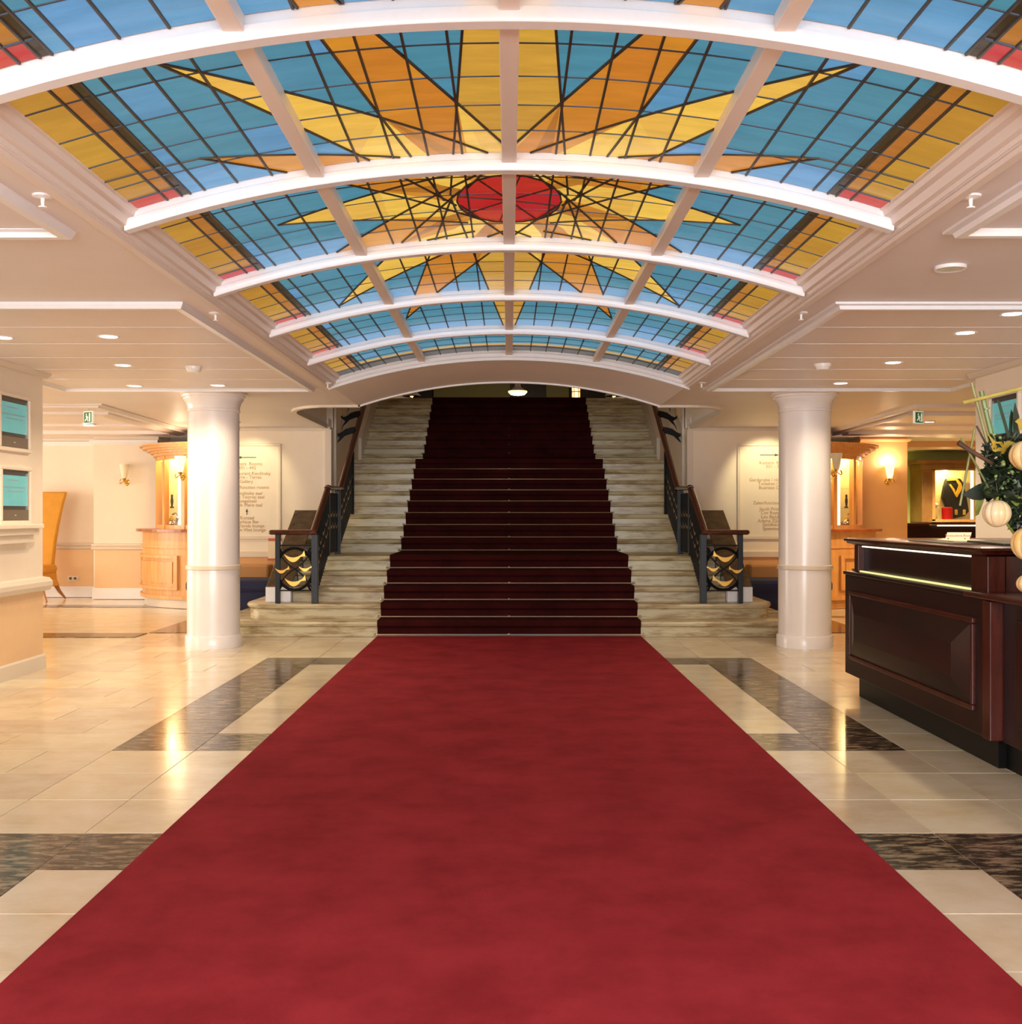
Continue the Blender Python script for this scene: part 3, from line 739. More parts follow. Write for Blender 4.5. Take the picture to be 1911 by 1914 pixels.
# ================================================================== CEILING FITTINGS
WARM2 = (1.0, 0.66, 0.34)
def downlight(x, y, label, power=45, on=True, col=WARM, r=0.055, p=None):
    p = p or on_ceiling(x, y); z = ZC - (0.010 if True else 0)
    t = thing('downlight', label, 'ceiling light', 'recessed ceiling lights', (p.x, p.y, ZC - 0.012))
    part('ring', MB().lathe([(r, 0.0), (r + 0.016, -0.004), (r + 0.018, 0.0), (r + 0.018, 0.012), (r, 0.012)], 24, (p.x, p.y, ZC - 0.012)), M_white, t, smooth=True)
    part('lamp_disc', MB().lathe([(0.001, -0.001), (r, -0.001), (r, 0.008), (0.001, 0.008)], 24, (p.x, p.y, ZC - 0.012)), M_lamp if on else M_lampoff, t)
    if on:
        spot('lamp', (0, 0, -0.03), power, col, 140, 0.8, parent=t)
    return t
DL = [(5, 628, 'lit downlight at the left picture edge near the top of the screen wall'), (203, 626, 'lit downlight nearest the camera in the left ceiling tray'), (230, 680, 'lit downlight, middle one of the left ceiling tray row'),
      (252, 719, 'lit downlight by the far moulding of the left tray, left one'), (408, 718, 'lit downlight just above the left column capital'),
      (1893, 583, 'bright downlight nearest the right picture edge'), (1805, 619, 'bright downlight, second from the right picture edge'), (1670, 675, 'lit downlight in the middle of the right ceiling tray'),
      (1572, 714, 'lit downlight just above the right column capital'), ]
for x, y, lb in DL: downlight(x, y, lb, 40)
downlight(165, 792, 'lit downlight just behind the left green exit sign', 70, col=(1.0, 0.74, 0.44))
downlight(1777, 498, 'unlit tilted downlight in the plain right ceiling strip', on=False)
downlight(1738, 787, 'lit downlight just behind the right green exit sign', 130, col=WARM2)
downlight(0, 0, 'added downlight warming the right lounge, out of the picture behind the screen wall', 170, col=WARM2, p=Vector((6.6, 13.0, ZC)))  # extra lamp added out of view to warm the right lounge
downlight(1738, 833, 'small lit downlight over the green back office, by the showcase', 280, col=(1.0, 0.82, 0.5))
downlight(1845, 829, 'small lit downlight over the green back office, behind the bamboo sticks', 220, col=(1.0, 0.82, 0.5))
for x, y, lb in ((362, 683, 'round white smoke detector above the left column'), (1538, 678, 'round white smoke detector above the right column')):
    p = on_ceiling(x, y); t = thing('smoke_detector', lb, 'smoke detector', 'smoke detectors', (p.x, p.y, ZC - 0.01))
    part('base', MB().lathe([(0.062, ZC - 0.030), (0.064, ZC - 0.0095)], 24, (p.x, p.y, 0)), M_plastic, t, smooth=True)
    part('cap', MB().lathe([(0.02, ZC - 0.058), (0.045, ZC - 0.055), (0.055, ZC - 0.040), (0.058, ZC - 0.030)], 24, (p.x, p.y, 0)), M_plastic, t, smooth=True)
for x, y, lb in ((80, 365, 'white sprinkler head nearest the camera on the left ceiling'), (1815, 366, 'white sprinkler head nearest the camera on the right ceiling'), (403, 585, 'white sprinkler head halfway along the left of the skylight'),
                 (1498, 584, 'white sprinkler head halfway along the right of the skylight'), (613, 716, 'small sprinkler head by the far left skylight corner'), (1312, 715, 'small sprinkler head by the far right skylight corner')):
    p = on_ceiling(x, y); c0 = (p.x, p.y, 0)
    t = thing('sprinkler', lb, 'sprinkler', 'ceiling sprinklers', (p.x, p.y, ZC))
    part('rosette', MB().lathe([(0.012, ZC - 0.012), (0.036, ZC - 0.007), (0.038, ZC + 0.0005)], 20, c0), M_white, t, smooth=True)
    part('nozzle', MB().lathe([(0.006, ZC - 0.042), (0.008, ZC - 0.01)], 10, c0), M_plastic, t, smooth=True)
    part('deflector', MB().lathe([(0.014, ZC - 0.046), (0.016, ZC - 0.042), (0.004, ZC - 0.040)], 12, c0), M_plastic, t, smooth=True)
for x, lb in ((166, 'green running-man exit sign hanging in the left lounge'), (1717, 'green running-man exit sign hanging on the right')):
    p = at(x, 780, 12.0); t = thing('exit_sign', lb, 'exit sign', 'hanging exit signs', (p.x, p.y, p.z - 0.07))
    X, Y, Z = p; a = -0.5 if x < 900 else 0.5
    bx = lambda x0, x1, y0, y1, z0, z1: MB().box(X + x0, X + x1, Y + y0, Y + y1, Z + z0, Z + z1)
    part('case', bx(-0.072, 0.072, -0.012, 0.012, -0.068, 0.068), M_exitw, t, bevel=0.004)
    pn = part('pictogram_panel', bx(-0.058, 0.058, -0.016, -0.011, -0.06, 0.055), M_exit, t)
    part('running_figure', bx(-0.025, -0.01, -0.019, -0.015, 0.022, 0.04).add(*(lambda m_: (m_.v, m_.f))(MB().extr([(X - 0.03, Y - 0.019, Z + 0.015), (X - 0.003, Y - 0.019, Z + 0.018), (X + 0.012, Y - 0.019, Z - 0.005), (X + 0.002, Y - 0.019, Z - 0.02), (X + 0.015, Y - 0.019, Z - 0.045), (X + 0.003, Y - 0.019, Z - 0.048), (X - 0.012, Y - 0.019, Z - 0.02), (X - 0.035, Y - 0.019, Z - 0.045), (X - 0.044, Y - 0.019, Z - 0.036), (X - 0.018, Y - 0.019, Z - 0.008)], (0, 0.004, 0)))), M_exitw, t)
    part('door_mark', bx(0.022, 0.046, -0.019, -0.015, -0.05, 0.045), M_exitw, t)
    part('hanger', MB().tube([(X, Y, Z + 0.07), (X, Y, ZC)], 0.004, 6), M_steel, t)
    for o in [t]: o.rotation_euler = (0, 0, a)

# ================================================================== SCREENS
def screen(s, y0, y1, z0, z1, label, lines=True):
    t = thing('wall_screen', label, 'screen', 'information screens', (s * SX, (y0 + y1) / 2, z0))
    X = s * SX; q = -s
    def bx(d0, d1, a, b_, c_, d): return MB().box(*sorted((X + q * d0, X + q * d1)), a, b_, c_, d)
    fr = MB()
    for a, b_, c_, d in ((y0 - 0.03, y1 + 0.03, z1, z1 + 0.03), (y0 - 0.03, y1 + 0.03, z0 - 0.03, z0), (y0 - 0.03, y0, z0, z1), (y1, y1 + 0.03, z0, z1)):
        m_ = bx(-0.005, 0.028, a, b_, c_, d); fr.add(m_.v, m_.f)
    part('surround', fr, M_wall, t, bevel=0.006)
    part('bezel', bx(-0.004, 0.008, y0, y1, z0, z1), M_bezel, t)
    part('lower_bezel', bx(0.0, 0.012, y0, y1, z0, z0 + 0.085), M_bezel2, t)
    part('side_strip', bx(0.0, 0.014, y1 - 0.022, y1 - 0.004, z0 + 0.085, z1 - 0.02), M_steel, t)
    part('panel', bx(0.004, 0.010, y0 + 0.018, y1 - 0.024, z0 + 0.115, z1 - 0.042), M_screen, t)
    part('badge', bx(0.011, 0.014, (y0 + y1) / 2 - 0.014, (y0 + y1) / 2 + 0.014, z0 + 0.038, z0 + 0.047), M_steel, t)
    if lines:
        w_ = y1 - y0
        for a, b_, zz in ((0.22, 0.62, 0.80), (0.04, 0.88, 0.66), (0.22, 0.80, 0.58)):
            part('print_line', bx(0.0095, 0.0105, y0 + w_ * a, y0 + w_ * b_, z0 + (z1 - z0) * zz - 0.006, z0 + (z1 - z0) * zz + 0.004), M_smudge, t)
screen(-1, 8.22, 8.70, 1.795, 2.185, 'upper of two teal screens set in the left wall')
screen(-1, 8.24, 8.71, 1.228, 1.622, 'lower of two teal screens set in the left wall', True)
screen(1, 8.22, 8.68, 1.795, 2.20, 'teal screen in the right wall behind the flower arrangement')
cb = MB()
for q, z0, z1, e in ((0.10, 1.165, 1.20, 0.02), (0.075, 1.115, 1.165, -0.01), (0.05, 1.05, 1.115, -0.06)):
    cb.box(-SX - 0.01, -SX + q, 8.0, 8.78 + e, z0, z1)
o = struct('trim_%d' % tn, cb, M_wall, bevel=0.006); tn += 1

# ================================================================== CURVED DISPLAY CABINETS
def sconce(X, Y, Z, label, lit, power=14):
    t = thing('wall_sconce', label, 'wall lamp', 'wall sconces', (X, Y, Z))
    part('shade', MB().lathe([(0.026, -0.02), (0.034, -0.02), (0.050, 0.05), (0.058, 0.11), (0.076, 0.19), (0.071, 0.19), (0.052, 0.11), (0.044, 0.05)], 20, (X, Y - 0.10, Z)), M_shade if lit else M_shadeoff, t, smooth=True)
    part('cup', MB().lathe([(0.004, -0.06), (0.02, -0.05), (0.032, -0.02), (0.02, -0.012)], 14, (X, Y - 0.10, Z)), M_brass, t, smooth=True)
    for q in (-1, 1):
        pp = [(X + q * (0.01 + 0.06 * math.sin(u * 2.4)), Y - 0.10, Z - 0.06 - 0.035 * math.sin(u * 4)) for u in [i / 8 for i in range(9)]]
        part('scroll_arm', MB().tube(pp, 0.008, 6), M_brass, t, smooth=True)
    part('arm', MB().tube([(X, Y, Z - 0.09), (X, Y - 0.06, Z - 0.10), (X, Y - 0.10, Z - 0.05)], 0.009, 6), M_brass, t, smooth=True)
    part('wall_plate', MB().sphere((X, Y, Z - 0.085), 0.032, 12, 8, sy=0.35, sz=1.5), M_brass, t, smooth=True)
    if lit: point('lamp', (0, -0.12, 0.22), power, WARM, 0.05, t)
for s, side in ((-1, 'left'), (1, 'right')):
    cx, cy = s * 3.9, 16.05
    A0, A1 = (PI, PI * 1.46) if s < 0 else (0.0, -PI * 0.46)
    t = thing('display_cabinet', 'curved maple display cabinet with lit glass doors behind the %s column' % side, 'cabinet', 'curved display cabinets', (cx, cy, 0))
    mm = M_maple
    part('plinth', MB().arc(cx, cy, 0.2, 1.41, A0, A1, 0, 0.12, 20), M_trim if s < 0 else mm, t, merge=True)
    part('base_body', MB().arc(cx, cy, 0.2, 1.44, A0, A1, 0.12, 1.04, 20), mm, t, merge=True)
    for z0, z1, e in ((0.12, 0.17, 0.03), (0.82, 0.85, 0.015)):
        part('base_moulding', MB().arc(cx, cy, 1.38, 1.44 + e, A0, A1, z0, z1, 20), mm, t, merge=True)
    for u0, u1 in ((0.08, 0.80),):
        a = A0 + (A1 - A0) * u0; b_ = A0 + (A1 - A0) * u1; da = (b_ - a) * 0.04
        for a2, b2, z0, z1 in ((a, b_, 0.68, 0.72), (a, b_, 0.25, 0.29), (a, a + da, 0.29, 0.68), (b_ - da, b_, 0.29, 0.68)):
            part('panel_moulding', MB().arc(cx, cy, 1.40, 1.48, a2, b2, z0, z1, 10), mm, t, merge=True)
        part('raised_panel', MB().arc(cx, cy, 1.40, 1.452, a + da * 1.8, b_ - da * 1.8, 0.34, 0.63, 10), mm, t, merge=True)
    part('counter', MB().arc(cx, cy, 0.2, 1.53, A0, A1, 1.04, 1.075, 20), M_mapled, t, merge=True)
    part('back_panel', MB().arc(cx, cy, 0.85, 0.9, A0, A1, 1.075, 2.12, 16), M_caseback, t, merge=True)
    part('cabinet_roof', MB().arc(cx, cy, 0.3, 1.27, A0, A1, 2.12, 2.18, 20), mm, t, merge=True)
    for z0, z1, e in ((2.10, 2.14, 1.29), (2.14, 2.17, 1.33), (2.17, 2.20, 1.38), (2.20, 2.235, 1.44), (2.235, 2.26, 1.48)):
        part('crown_moulding', MB().arc(cx, cy, 1.1, e, A0, A1, z0, z1, 20), mm, t, merge=True)
    part('bottom_rail', MB().arc(cx, cy, 1.20, 1.25, A0, A1, 1.075, 1.13, 20), mm, t, merge=True)
    part('top_rail', MB().arc(cx, cy, 1.20, 1.25, A0, A1, 2.05, 2.12, 20), mm, t, merge=True)
    nd = 4
    for k in range(nd + 1):
        a = A0 + (A1 - A0) * k / nd; da = (A1 - A0) * 0.018
        part('mullion', MB().arc(cx, cy, 1.19, 1.26, a - da, a + da, 1.075, 2.12, 2), mm, t, merge=True)
    for k in range(nd):
        a = A0 + (A1 - A0) * (k + 0.02) / nd; b_ = A0 + (A1 - A0) * (k + 0.98) / nd
        part('glass_pane', MB().arc(cx, cy, 1.222, 1.227, a, b_, 1.12, 2.06, 4), M_glass, t, merge=True)
    for a, b_ in ((A0, A0 + (A1 - A0) * 0.012), (A1 - (A1 - A0) * 0.012, A1)):
        part('end_panel', MB().arc(cx, cy, 0.86, 1.19, a, b_, 1.075, 2.12, 1), M_caseback, t, merge=True)
    for zz in (1.36, 1.64):
        part('shelf', MB().arc(cx, cy, 0.9, 1.18, A0, A1, zz, zz + 0.008, 16), M_glass, t, merge=True)
    for k in (0, 2):
        a = A0 + (A1 - A0) * (k + 0.86) / nd
        part('light_tube', MB().tube([(cx + 0.93 * math.cos(a), cy + 0.93 * math.sin(a), 1.10), (cx + 0.93 * math.cos(a), cy + 0.93 * math.sin(a), 2.08)], 0.02, 8), M_led, t, smooth=True)
    for k in range(4):
        a = A0 + (A1 - A0) * (0.12 + 0.25 * k)
        point('cabinet_lamp', (1.06 * math.cos(a), 1.06 * math.sin(a), 2.08), 5, (1.0, 0.82, 0.42), 0.04, t)
    # small objects on show
    def show(nm, a, r, z, mb, m, lb, cat):
        o = obj(nm, mb, m, None, smooth=True); o.location = (cx + r * math.cos(a), cy + r * math.sin(a), z); tag(o, lb, cat, 'objects in the %s display cabinet' % side)
    aa = A0 + (A1 - A0) * 0.28
    show('glass_swan', A0 + (A1 - A0) * 0.30, 1.05, 1.076, MB().sphere((0, 0, 0.07), 0.07, 12, 8, sx=1.2, sy=0.7, sz=0.9).tube([(0.05, 0, 0.08), (0.09, 0, 0.15), (0.06, 0, 0.22), (0.01, 0, 0.2)], [0.03, 0.02, 0.015, 0.01], 8), M_steel, 'small grey swan figurine in the %s lit cabinet' % side, 'figurine')
    show('figurine', A0 + (A1 - A0) * 0.12, 1.05, 1.076, MB().lathe([(0.05, 0), (0.05, 0.02), (0.015, 0.05), (0.04, 0.10), (0.045, 0.14), (0.01, 0.18)], 14), M_leafy, 'small golden vase standing in the %s lit cabinet' % side, 'figurine')
    show('figurine', A0 + (A1 - A0) * 0.33, 1.05, 1.37, MB().lathe([(0.03, 0), (0.03, 0.015), (0.012, 0.03), (0.022, 0.10), (0.012, 0.16), (0.02, 0.18), (0.002, 0.20)], 12), M_bezel, 'slim dark figurine on a glass shelf of the %s cabinet' % side, 'figurine')
sconce(-5.78, 16.42, 1.84, 'unlit frosted wall sconce on the pale wall left of the cabinet', False)
sconce(5.72, 16.42, 1.84, 'glowing wall sconce on the apricot wall right of the cabinet', True, 8)
sconce(-4.36, 14.50, 1.86, 'glowing sconce half hidden by the left column', True, 5)
sconce(4.34, 14.50, 1.90, 'unlit sconce half hidden by the right column', False)

# ================================================================== SIGN LETTERING
def text(body, X, Y, Z, size, m, parent, align='CENTER', rot=(R_(90), 0, 0)):
    cu = bpy.data.curves.new('lettering', 'FONT'); cu.body = body; cu.size = size; cu.align_x = align; cu.align_y = 'CENTER'; cu.extrude = 0.0006
    cu.resolution_u = 2
    o = bpy.data.objects.new('lettering', cu); COL.objects.link(o); cu.materials.append(m)
    o.rotation_euler = rot
    o.location = Vector((X, Y, Z)) - (Vector(parent.location) if parent else Vector())
    me = bpy.data.meshes.new_from_object(o); mo = bpy.data.objects.new('lettering', me); COL.objects.link(mo)
    mo.rotation_euler = o.rotation_euler; mo.location = o.location; bpy.data.objects.remove(o); bpy.data.curves.remove(cu)
    if parent: mo.parent = parent
    return mo
def arrow(x0, x1, y, D, t, up=False):
    if up:
        a, b_ = at(x0, x1, D), at(x0, y, D); mb = MB().box(a.x - 0.004, a.x + 0.004, D - 0.006, D - 0.001, a.z, b_.z - 0.04)
        mb.extr([(a.x - 0.016, D - 0.006, b_.z - 0.04), (a.x + 0.016, D - 0.006, b_.z - 0.04), (a.x, D - 0.006, b_.z)], (0, 0.005, 0))
    else:
        a, b_ = at(x0, y, D), at(x1, y, D); d = 1 if b_.x > a.x else -1
        mb = MB().box(min(a.x, b_.x - d * 0.06), max(a.x, b_.x - d * 0.06), D - 0.006, D - 0.001, a.z - 0.004, a.z + 0.004)
        mb.extr([(b_.x - d * 0.06, D - 0.006, a.z - 0.017), (b_.x, D - 0.006, a.z), (b_.x - d * 0.06, D - 0.006, a.z + 0.017)], (0, 0.005, 0))
    part('arrow', mb, M_arrow, t)
tl = thing('direction_board', 'cream direction board with arrows and brown lettering left of the stairs', 'sign', 'direction boards', (-3.6, SY, 0.97))
part('board', MB().box(-4.03, -3.10, SY - 0.004, SY, 0.987, 2.193), M_wall, tl)
arrow(479, 443, 855, SY - 0.004, tl)
for i, (b_, x, y) in enumerate((('Kamers  Rooms', 462, 867), ('401 - 442', 462, 874.5), ('Restaurant Kandinsky', 468, 885), ('Serre - Terras', 464, 892), ('Gallery', 460.5, 900), ('Zalen/function rooms', 465, 911),
                   ('Kandinsky zaal', 465, 922), ('Jan Toorop zaal', 467, 929), ('Spiegelzaal', 461, 936.5), ('Jacob Maris zaal', 463, 944), ('Kurzaal', 462, 968), ('Kurhaus Bar', 462, 975.5), ('Davids lounge', 470, 983), ('van Vliet lounge', 469, 990.5))):
    p = at(x, y, SY - 0.0065); text(b_, p.x, SY - 0.0065, p.z, 0.062, M_text, tl)
arrow(461.5, 962, 951, SY - 0.004, tl, up=True)
trr = thing('direction_board', 'cream direction board with arrow and brown lettering right of the stairs', 'sign', 'direction boards', (3.6, SY, 0.97))
part('board', MB().box(3.10, 4.03, SY - 0.004, SY, 0.987, 2.193), M_wall, trr)
arrow(1421, 1457, 850.5, SY - 0.004, trr)
for b_, x, y in (('Kamers  Rooms', 1448, 865), ('501 - 542', 1449, 872), ('Garderobe / cloakroom', 1443, 897), ('Toiletten / Toilets', 1449, 904), ('Business Center', 1447, 911.5), ('Zalen/function rooms', 1446, 940),
                  ('Jacob Pronk zaal', 1449, 951.5), ('Cor Ruys zaal', 1447, 958.5), ('Lou Bandy zaal', 1449, 966), ('Adama Zijlstra zaal', 1450, 973.5), ('Goldbeck zaal', 1450, 980.5), ('Speenhoff zaal', 1451, 988)):
    p = at(x, y, SY - 0.0065); text(b_, p.x, SY - 0.0065, p.z, 0.062, M_text, trr)
for s, e in ((-1, 18), (1, 30)):                              # picture lights washing the boards
    t = thing('board_spotlight', 'small ceiling spotlight washing the %s direction board' % ('left' if s < 0 else 'right'), 'spotlight', 'board spotlights', (s * 3.45, 13.75, ZC))
    part('base', MB().lathe([(0.05, ZC - 0.02), (0.05, ZC)], 16, (s * 3.45, 13.75, 0)), M_white, t)
    part('head', MB().tube([(s * 3.45, 13.74, ZC - 0.02), (s * 3.45, 13.82, ZC - 0.09)], 0.03, 10), M_white, t, smooth=True)
    spot('lamp', (0, 0.09, -0.11), e, (1.0, 0.86, 0.5), 75, 0.5, rot=(R_(52), 0, 0), parent=t)
# little red-edged notice behind the left balustrade
t = thing('notice_holder', 'small white notice holder with red edges on the wall behind the left balustrade', 'notice', None, (-2.78, SY - 0.05, 0.62))
p0, p1 = at(502, 1046, SY - 0.04), at(527, 1007, SY - 0.04)
part('sheet', MB().box(p0.x, p1.x, SY - 0.045, SY - 0.031, p0.z, p1.z), M_paper, t)
part('top_edge', MB().box(p0.x, p1.x, SY - 0.05, SY - 0.031, p1.z - 0.03, p1.z + 0.005), M_red, t)
part('bottom_edge', MB().box(p0.x - 0.01, p0.x + 0.09, SY - 0.05, SY - 0.031, p0.z - 0.01, p0.z + 0.015), M_red, t)

# ================================================================== SEATING
for s, side in ((-1, 'left'), (1, 'right')):
    t = thing('sofa', 'navy blue low sofa against the %s sign wall behind the column' % side, 'sofa', 'navy sofas', (s * 3.55, 13.9, 0))
    xa, xb = sorted((s * 2.80, s * 4.05))
    part('seat', MB().box(xa, xb, 13.55, 14.22, 0.30, 0.46), M_blue, t, bevel=0.05)
    part('skirt', MB().box(xa + 0.02, xb - 0.02, 13.58, 14.25, 0.08, 0.32), M_blue, t, bevel=0.01)
    part('backrest', MB().box(xa + 0.1 if s < 0 else xa + 0.35, xb - 0.35 if s < 0 else xb - 0.1, 14.22, 14.52, 0.08, 0.62), M_beige, t, bevel=0.03)
    for xx in (xa + 0.08, xb - 0.08):
        for yy in (13.62, 14.2): part('leg', MB().box(xx - 0.03, xx + 0.03, yy - 0.03, yy + 0.03, 0, 0.09), M_dark, t)
# tall mustard chair in the left lounge
cx, cy = -7.12, 16.15
t = thing('high_back_chair', 'mustard upholstered chair with very tall flared back in the left lounge', 'chair', None, (cx, cy, 0))
rings = []
for z, hw, y in ((0.40, 0.27, 0.20), (0.55, 0.262, 0.21), (0.8, 0.275, 0.235), (1.1, 0.31, 0.27), (1.4, 0.36, 0.305), (1.62, 0.41, 0.335)):
    d = 0.055 - 0.02 * (z - 0.4)
    rings.append([(cx - hw, cy + y - d, z), (cx - hw * .5, cy + y - d - 0.012, z), (cx + hw * .5, cy + y - d - 0.012, z), (cx + hw, cy + y - d, z), (cx + hw, cy + y + d, z), (cx - hw, cy + y + d, z)])
part('backrest', MB().layers(rings), M_yfab, t, smooth=True, bevel=0.02)
part('seat', MB().box(cx - 0.33, cx + 0.33, cy - 0.32, cy + 0.22, 0.40, 0.53), M_yfab, t, bevel=0.055)
part('skirt', MB().layers([[(cx - w_, cy - d, z), (cx + w_, cy - d, z), (cx + w_, cy + 0.22, z), (cx - w_, cy + 0.22, z)] for z, w_, d in ((0.21, 0.35, 0.33), (0.30, 0.31, 0.30), (0.42, 0.30, 0.29))]), M_yfab, t, bevel=0.01)
for a in (-1, 1):
    for b_ in (-1, 1):
        part('leg', MB().tube([(cx + a * 0.28, cy + (b_ * 0.24 - 0.03), 0.24), (cx + a * 0.33, cy + b_ * 0.28 - 0.03, 0.12), (cx + a * 0.40, cy + b_ * 0.34 - 0.03, 0.005)], [0.035, 0.026, 0.014], 8), M_wood, t, smooth=True)
t = thing('wall_socket', 'double white power socket low on the left lounge wall', 'socket', None, (at(137, 1081, 16.79).x, 16.79, 0.27))
p = at(137, 1081, 16.79)
part('plate', MB().box(p.x - 0.075, p.x + 0.075, 16.775, 16.795, p.z - 0.035, p.z + 0.035), M_plastic, t, bevel=0.006)
for q in (-1, 1): part('outlet', MB().tube([(p.x + q * 0.036, 16.768, p.z), (p.x + q * 0.036, 16.78, p.z)], 0.023, 14), M_bezel2, t)

# ================================================================== RECEPTION DESK
t = thing('reception_desk', 'dark mahogany reception counter with glowing strips and raised front panel', 'reception desk', None, (2.8, 6.5, 0))
Y0, Y1 = 5.46, 7.76; XF = 2.40
part('plinth', MB().box(2.46, 3.5, Y0 - 0.0, Y1 - 0.13, 0, 0.155), M_black, t)
part('body', MB().box(XF, 3.5, Y0, Y1, 0.15, 0.85), M_desk, t, bevel=0.006)
part('ledge', MB().box(XF - 0.012, 3.52, Y0 + 0.2, Y1 + 0.012, 0.85, 0.875), M_desk, t, bevel=0.008)
# moulded frame and raised, bevelled panel on the front
fr = MB(); a0, a1, c0, c1 = Y0 + 0.13, Y1 - 0.13, 0.265, 0.745
for (ya, yb, za_, zb_) in ((a0, a1, c1 - 0.03, c1), (a0, a1, c0, c0 + 0.03), (a0, a0 + 0.03, c0 + 0.03, c1 - 0.03), (a1 - 0.03, a1, c0 + 0.03, c1 - 0.03)):
    part('panel_moulding', MB().box(XF - 0.018, XF + 0.01, ya, yb, za_, zb_), M_desk2, t, bevel=0.006)
i0, i1, j0, j1 = a0 + 0.03, a1 - 0.03, c0 + 0.03, c1 - 0.03; e, f_ = 0.17, 0.12
part('raised_panel', MB().layers([[(XF + 0.004, i0, j0), (XF + 0.004, i1, j0), (XF + 0.004, i1, j1), (XF + 0.004, i0, j1)], [(XF - 0.010, i0, j0), (XF - 0.010, i1, j0), (XF - 0.010, i1, j1), (XF - 0.010, i0, j1)], [(XF - 0.045, i0 + e, j0 + f_), (XF - 0.045, i1 - e, j0 + f_), (XF - 0.045, i1 - e, j1 - f_), (XF - 0.045, i0 + e, j1 - f_)]]), M_desk, t)
part('end_pilaster', MB().box(XF - 0.022, XF + 0.05, Y0 - 0.09, Y0, 0.155, 0.845), M_desk2, t, bevel=0.004)
# upper counter
part('upper_body', MB().box(XF + 0.09, 3.4, Y0 + 0.12, Y1 - 0.07, 0.875, 1.06), M_desk, t)
part('upper_post', MB().box(XF + 0.05, XF + 0.14, Y0 + 0.10, Y0 + 0.30, 0.875, 1.06), M_desk2, t, bevel=0.003)
part('upper_post', MB().box(XF + 0.05, XF + 0.12, Y1 - 0.14, Y1 - 0.05, 0.875, 1.06), M_desk2, t, bevel=0.003)
part('light_strip', MB().box(XF + 0.072, XF + 0.092, Y0 + 0.31, Y1 - 0.15, 1.048, 1.056), M_led, t)
part('light_strip', MB().box(XF + 0.056, XF + 0.072, Y0 + 0.31, Y1 - 0.15, 0.875, 0.884), M_ledy, t)
part('upper_end', MB().box(XF + 0.145, 3.4, Y0 + 0.10, Y0 + 0.125, 0.875, 1.06), M_desk2, t)
part('countertop', MB().layers([[(XF - 0.0 + q, Y0 + 0.07 + q, z), (3.6, Y0 + 0.07 + q, z), (3.6, Y1 - q + 0.03, z), (XF + q, Y1 - q + 0.03, z)] for q, z in ((0.05, 1.06), (0.04, 1.068), (0.02, 1.072), (0.012, 1.085), (0.0, 1.09), (0.0, 1.103), (0.008, 1.108))]), M_desk2, t, smooth=True)
# lower desk section towards the camera
t = thing('lower_desk', 'lower dark mahogany desk section at the right edge, nearest the camera, carrying the vase', 'desk', None, (2.9, 4.6, 0))
part('plinth', MB().box(2.50, 3.6, 3.4, Y0 - 0.002, 0, 0.155), M_black, t)
part('body', MB().box(2.44, 3.6, 3.35, Y0 - 0.092, 0.15, 0.845), M_desk, t, bevel=0.006)
part('desktop', MB().box(2.36, 3.62, 3.3, Y0 + 0.195, 0.851, 0.882), M_desk2, t, bevel=0.01)
part('front_panel', MB().box(2.425, 2.45, 3.6, Y0 - 0.25, 0.25, 0.77), M_desk, t, bevel=0.01)
# things on the counter
t = thing('desk_sign', 'slanted white acrylic desk sign with red lettering on the reception counter', 'sign', None, (2.97, 6.95, 1.108))
a, b_, c_, d = [at(*q) for q in ((1767, 1001, 7.0), (1812, 1001, 7.0), (1817, 986, 7.06), (1772, 986, 7.06))]
zb = 1.109; dz = zb - a.z
q4 = [(a.x, 7.0, zb), (b_.x, 7.0, zb), (c_.x, 7.06, c_.z + dz), (d.x, 7.06, d.z + dz)]
part('plate', MB().extr(q4, (0, 0.006, 0)), M_paper, t)
tx = text('Executive floor', (a.x + c_.x) / 2, 7.026, zb + (c_.z - a.z) * 0.62, 0.028, M_red, t, rot=(R_(45), 0, 0))
for q in (0.14, 0.84):
    part('stud', MB().sphere((a.x + (b_.x - a.x) * q, 7.004, zb + 0.012), 0.004, 8, 6), M_bezel, t)
def flat(nm, pts, z0, z1, m, lb, cat):
    o = obj(nm, MB().prism([tuple(p) for p in pts], z0, z1), m, None, bevel=0.002); tag(o, lb, cat, 'papers on the reception counter'); return o
flat('folder', [(2.62, 5.75), (3.05, 5.72), (3.12, 6.5), (2.74, 6.5)], 1.1085, 1.122, M_book, 'large dark green folder lying on the reception counter', 'folder')
flat('folder', [(2.50, 6.15), (2.66, 6.12), (2.70, 6.9), (2.54, 6.92)], 1.1085, 1.113, M_bezel, 'thin dark folder near the front edge of the reception counter', 'folder')
flat('paper_stack', [(2.68, 6.55), (2.92, 6.53), (2.95, 6.9), (2.72, 6.9)], 1.1085, 1.118, M_paper, 'pale papers lying on the reception counter left of the green folder', 'paper')
# steel bin behind the desk
p = at(1607, 1152, 13.6)
t = thing('waste_bin', 'slim brushed steel bin standing behind the reception desk', 'bin', None, (p.x, 13.6, 0))
part('body', MB().lathe([(0.085, 0.0), (0.09, 0.02), (0.09, 0.56)], 24, (p.x, 13.6, 0)), M_steel, t, smooth=True)
part('ash_top', MB().lathe([(0.095, 0.56), (0.095, 0.60), (0.02, 0.605)], 24, (p.x, 13.6, 0)), M_steel, t, smooth=True)

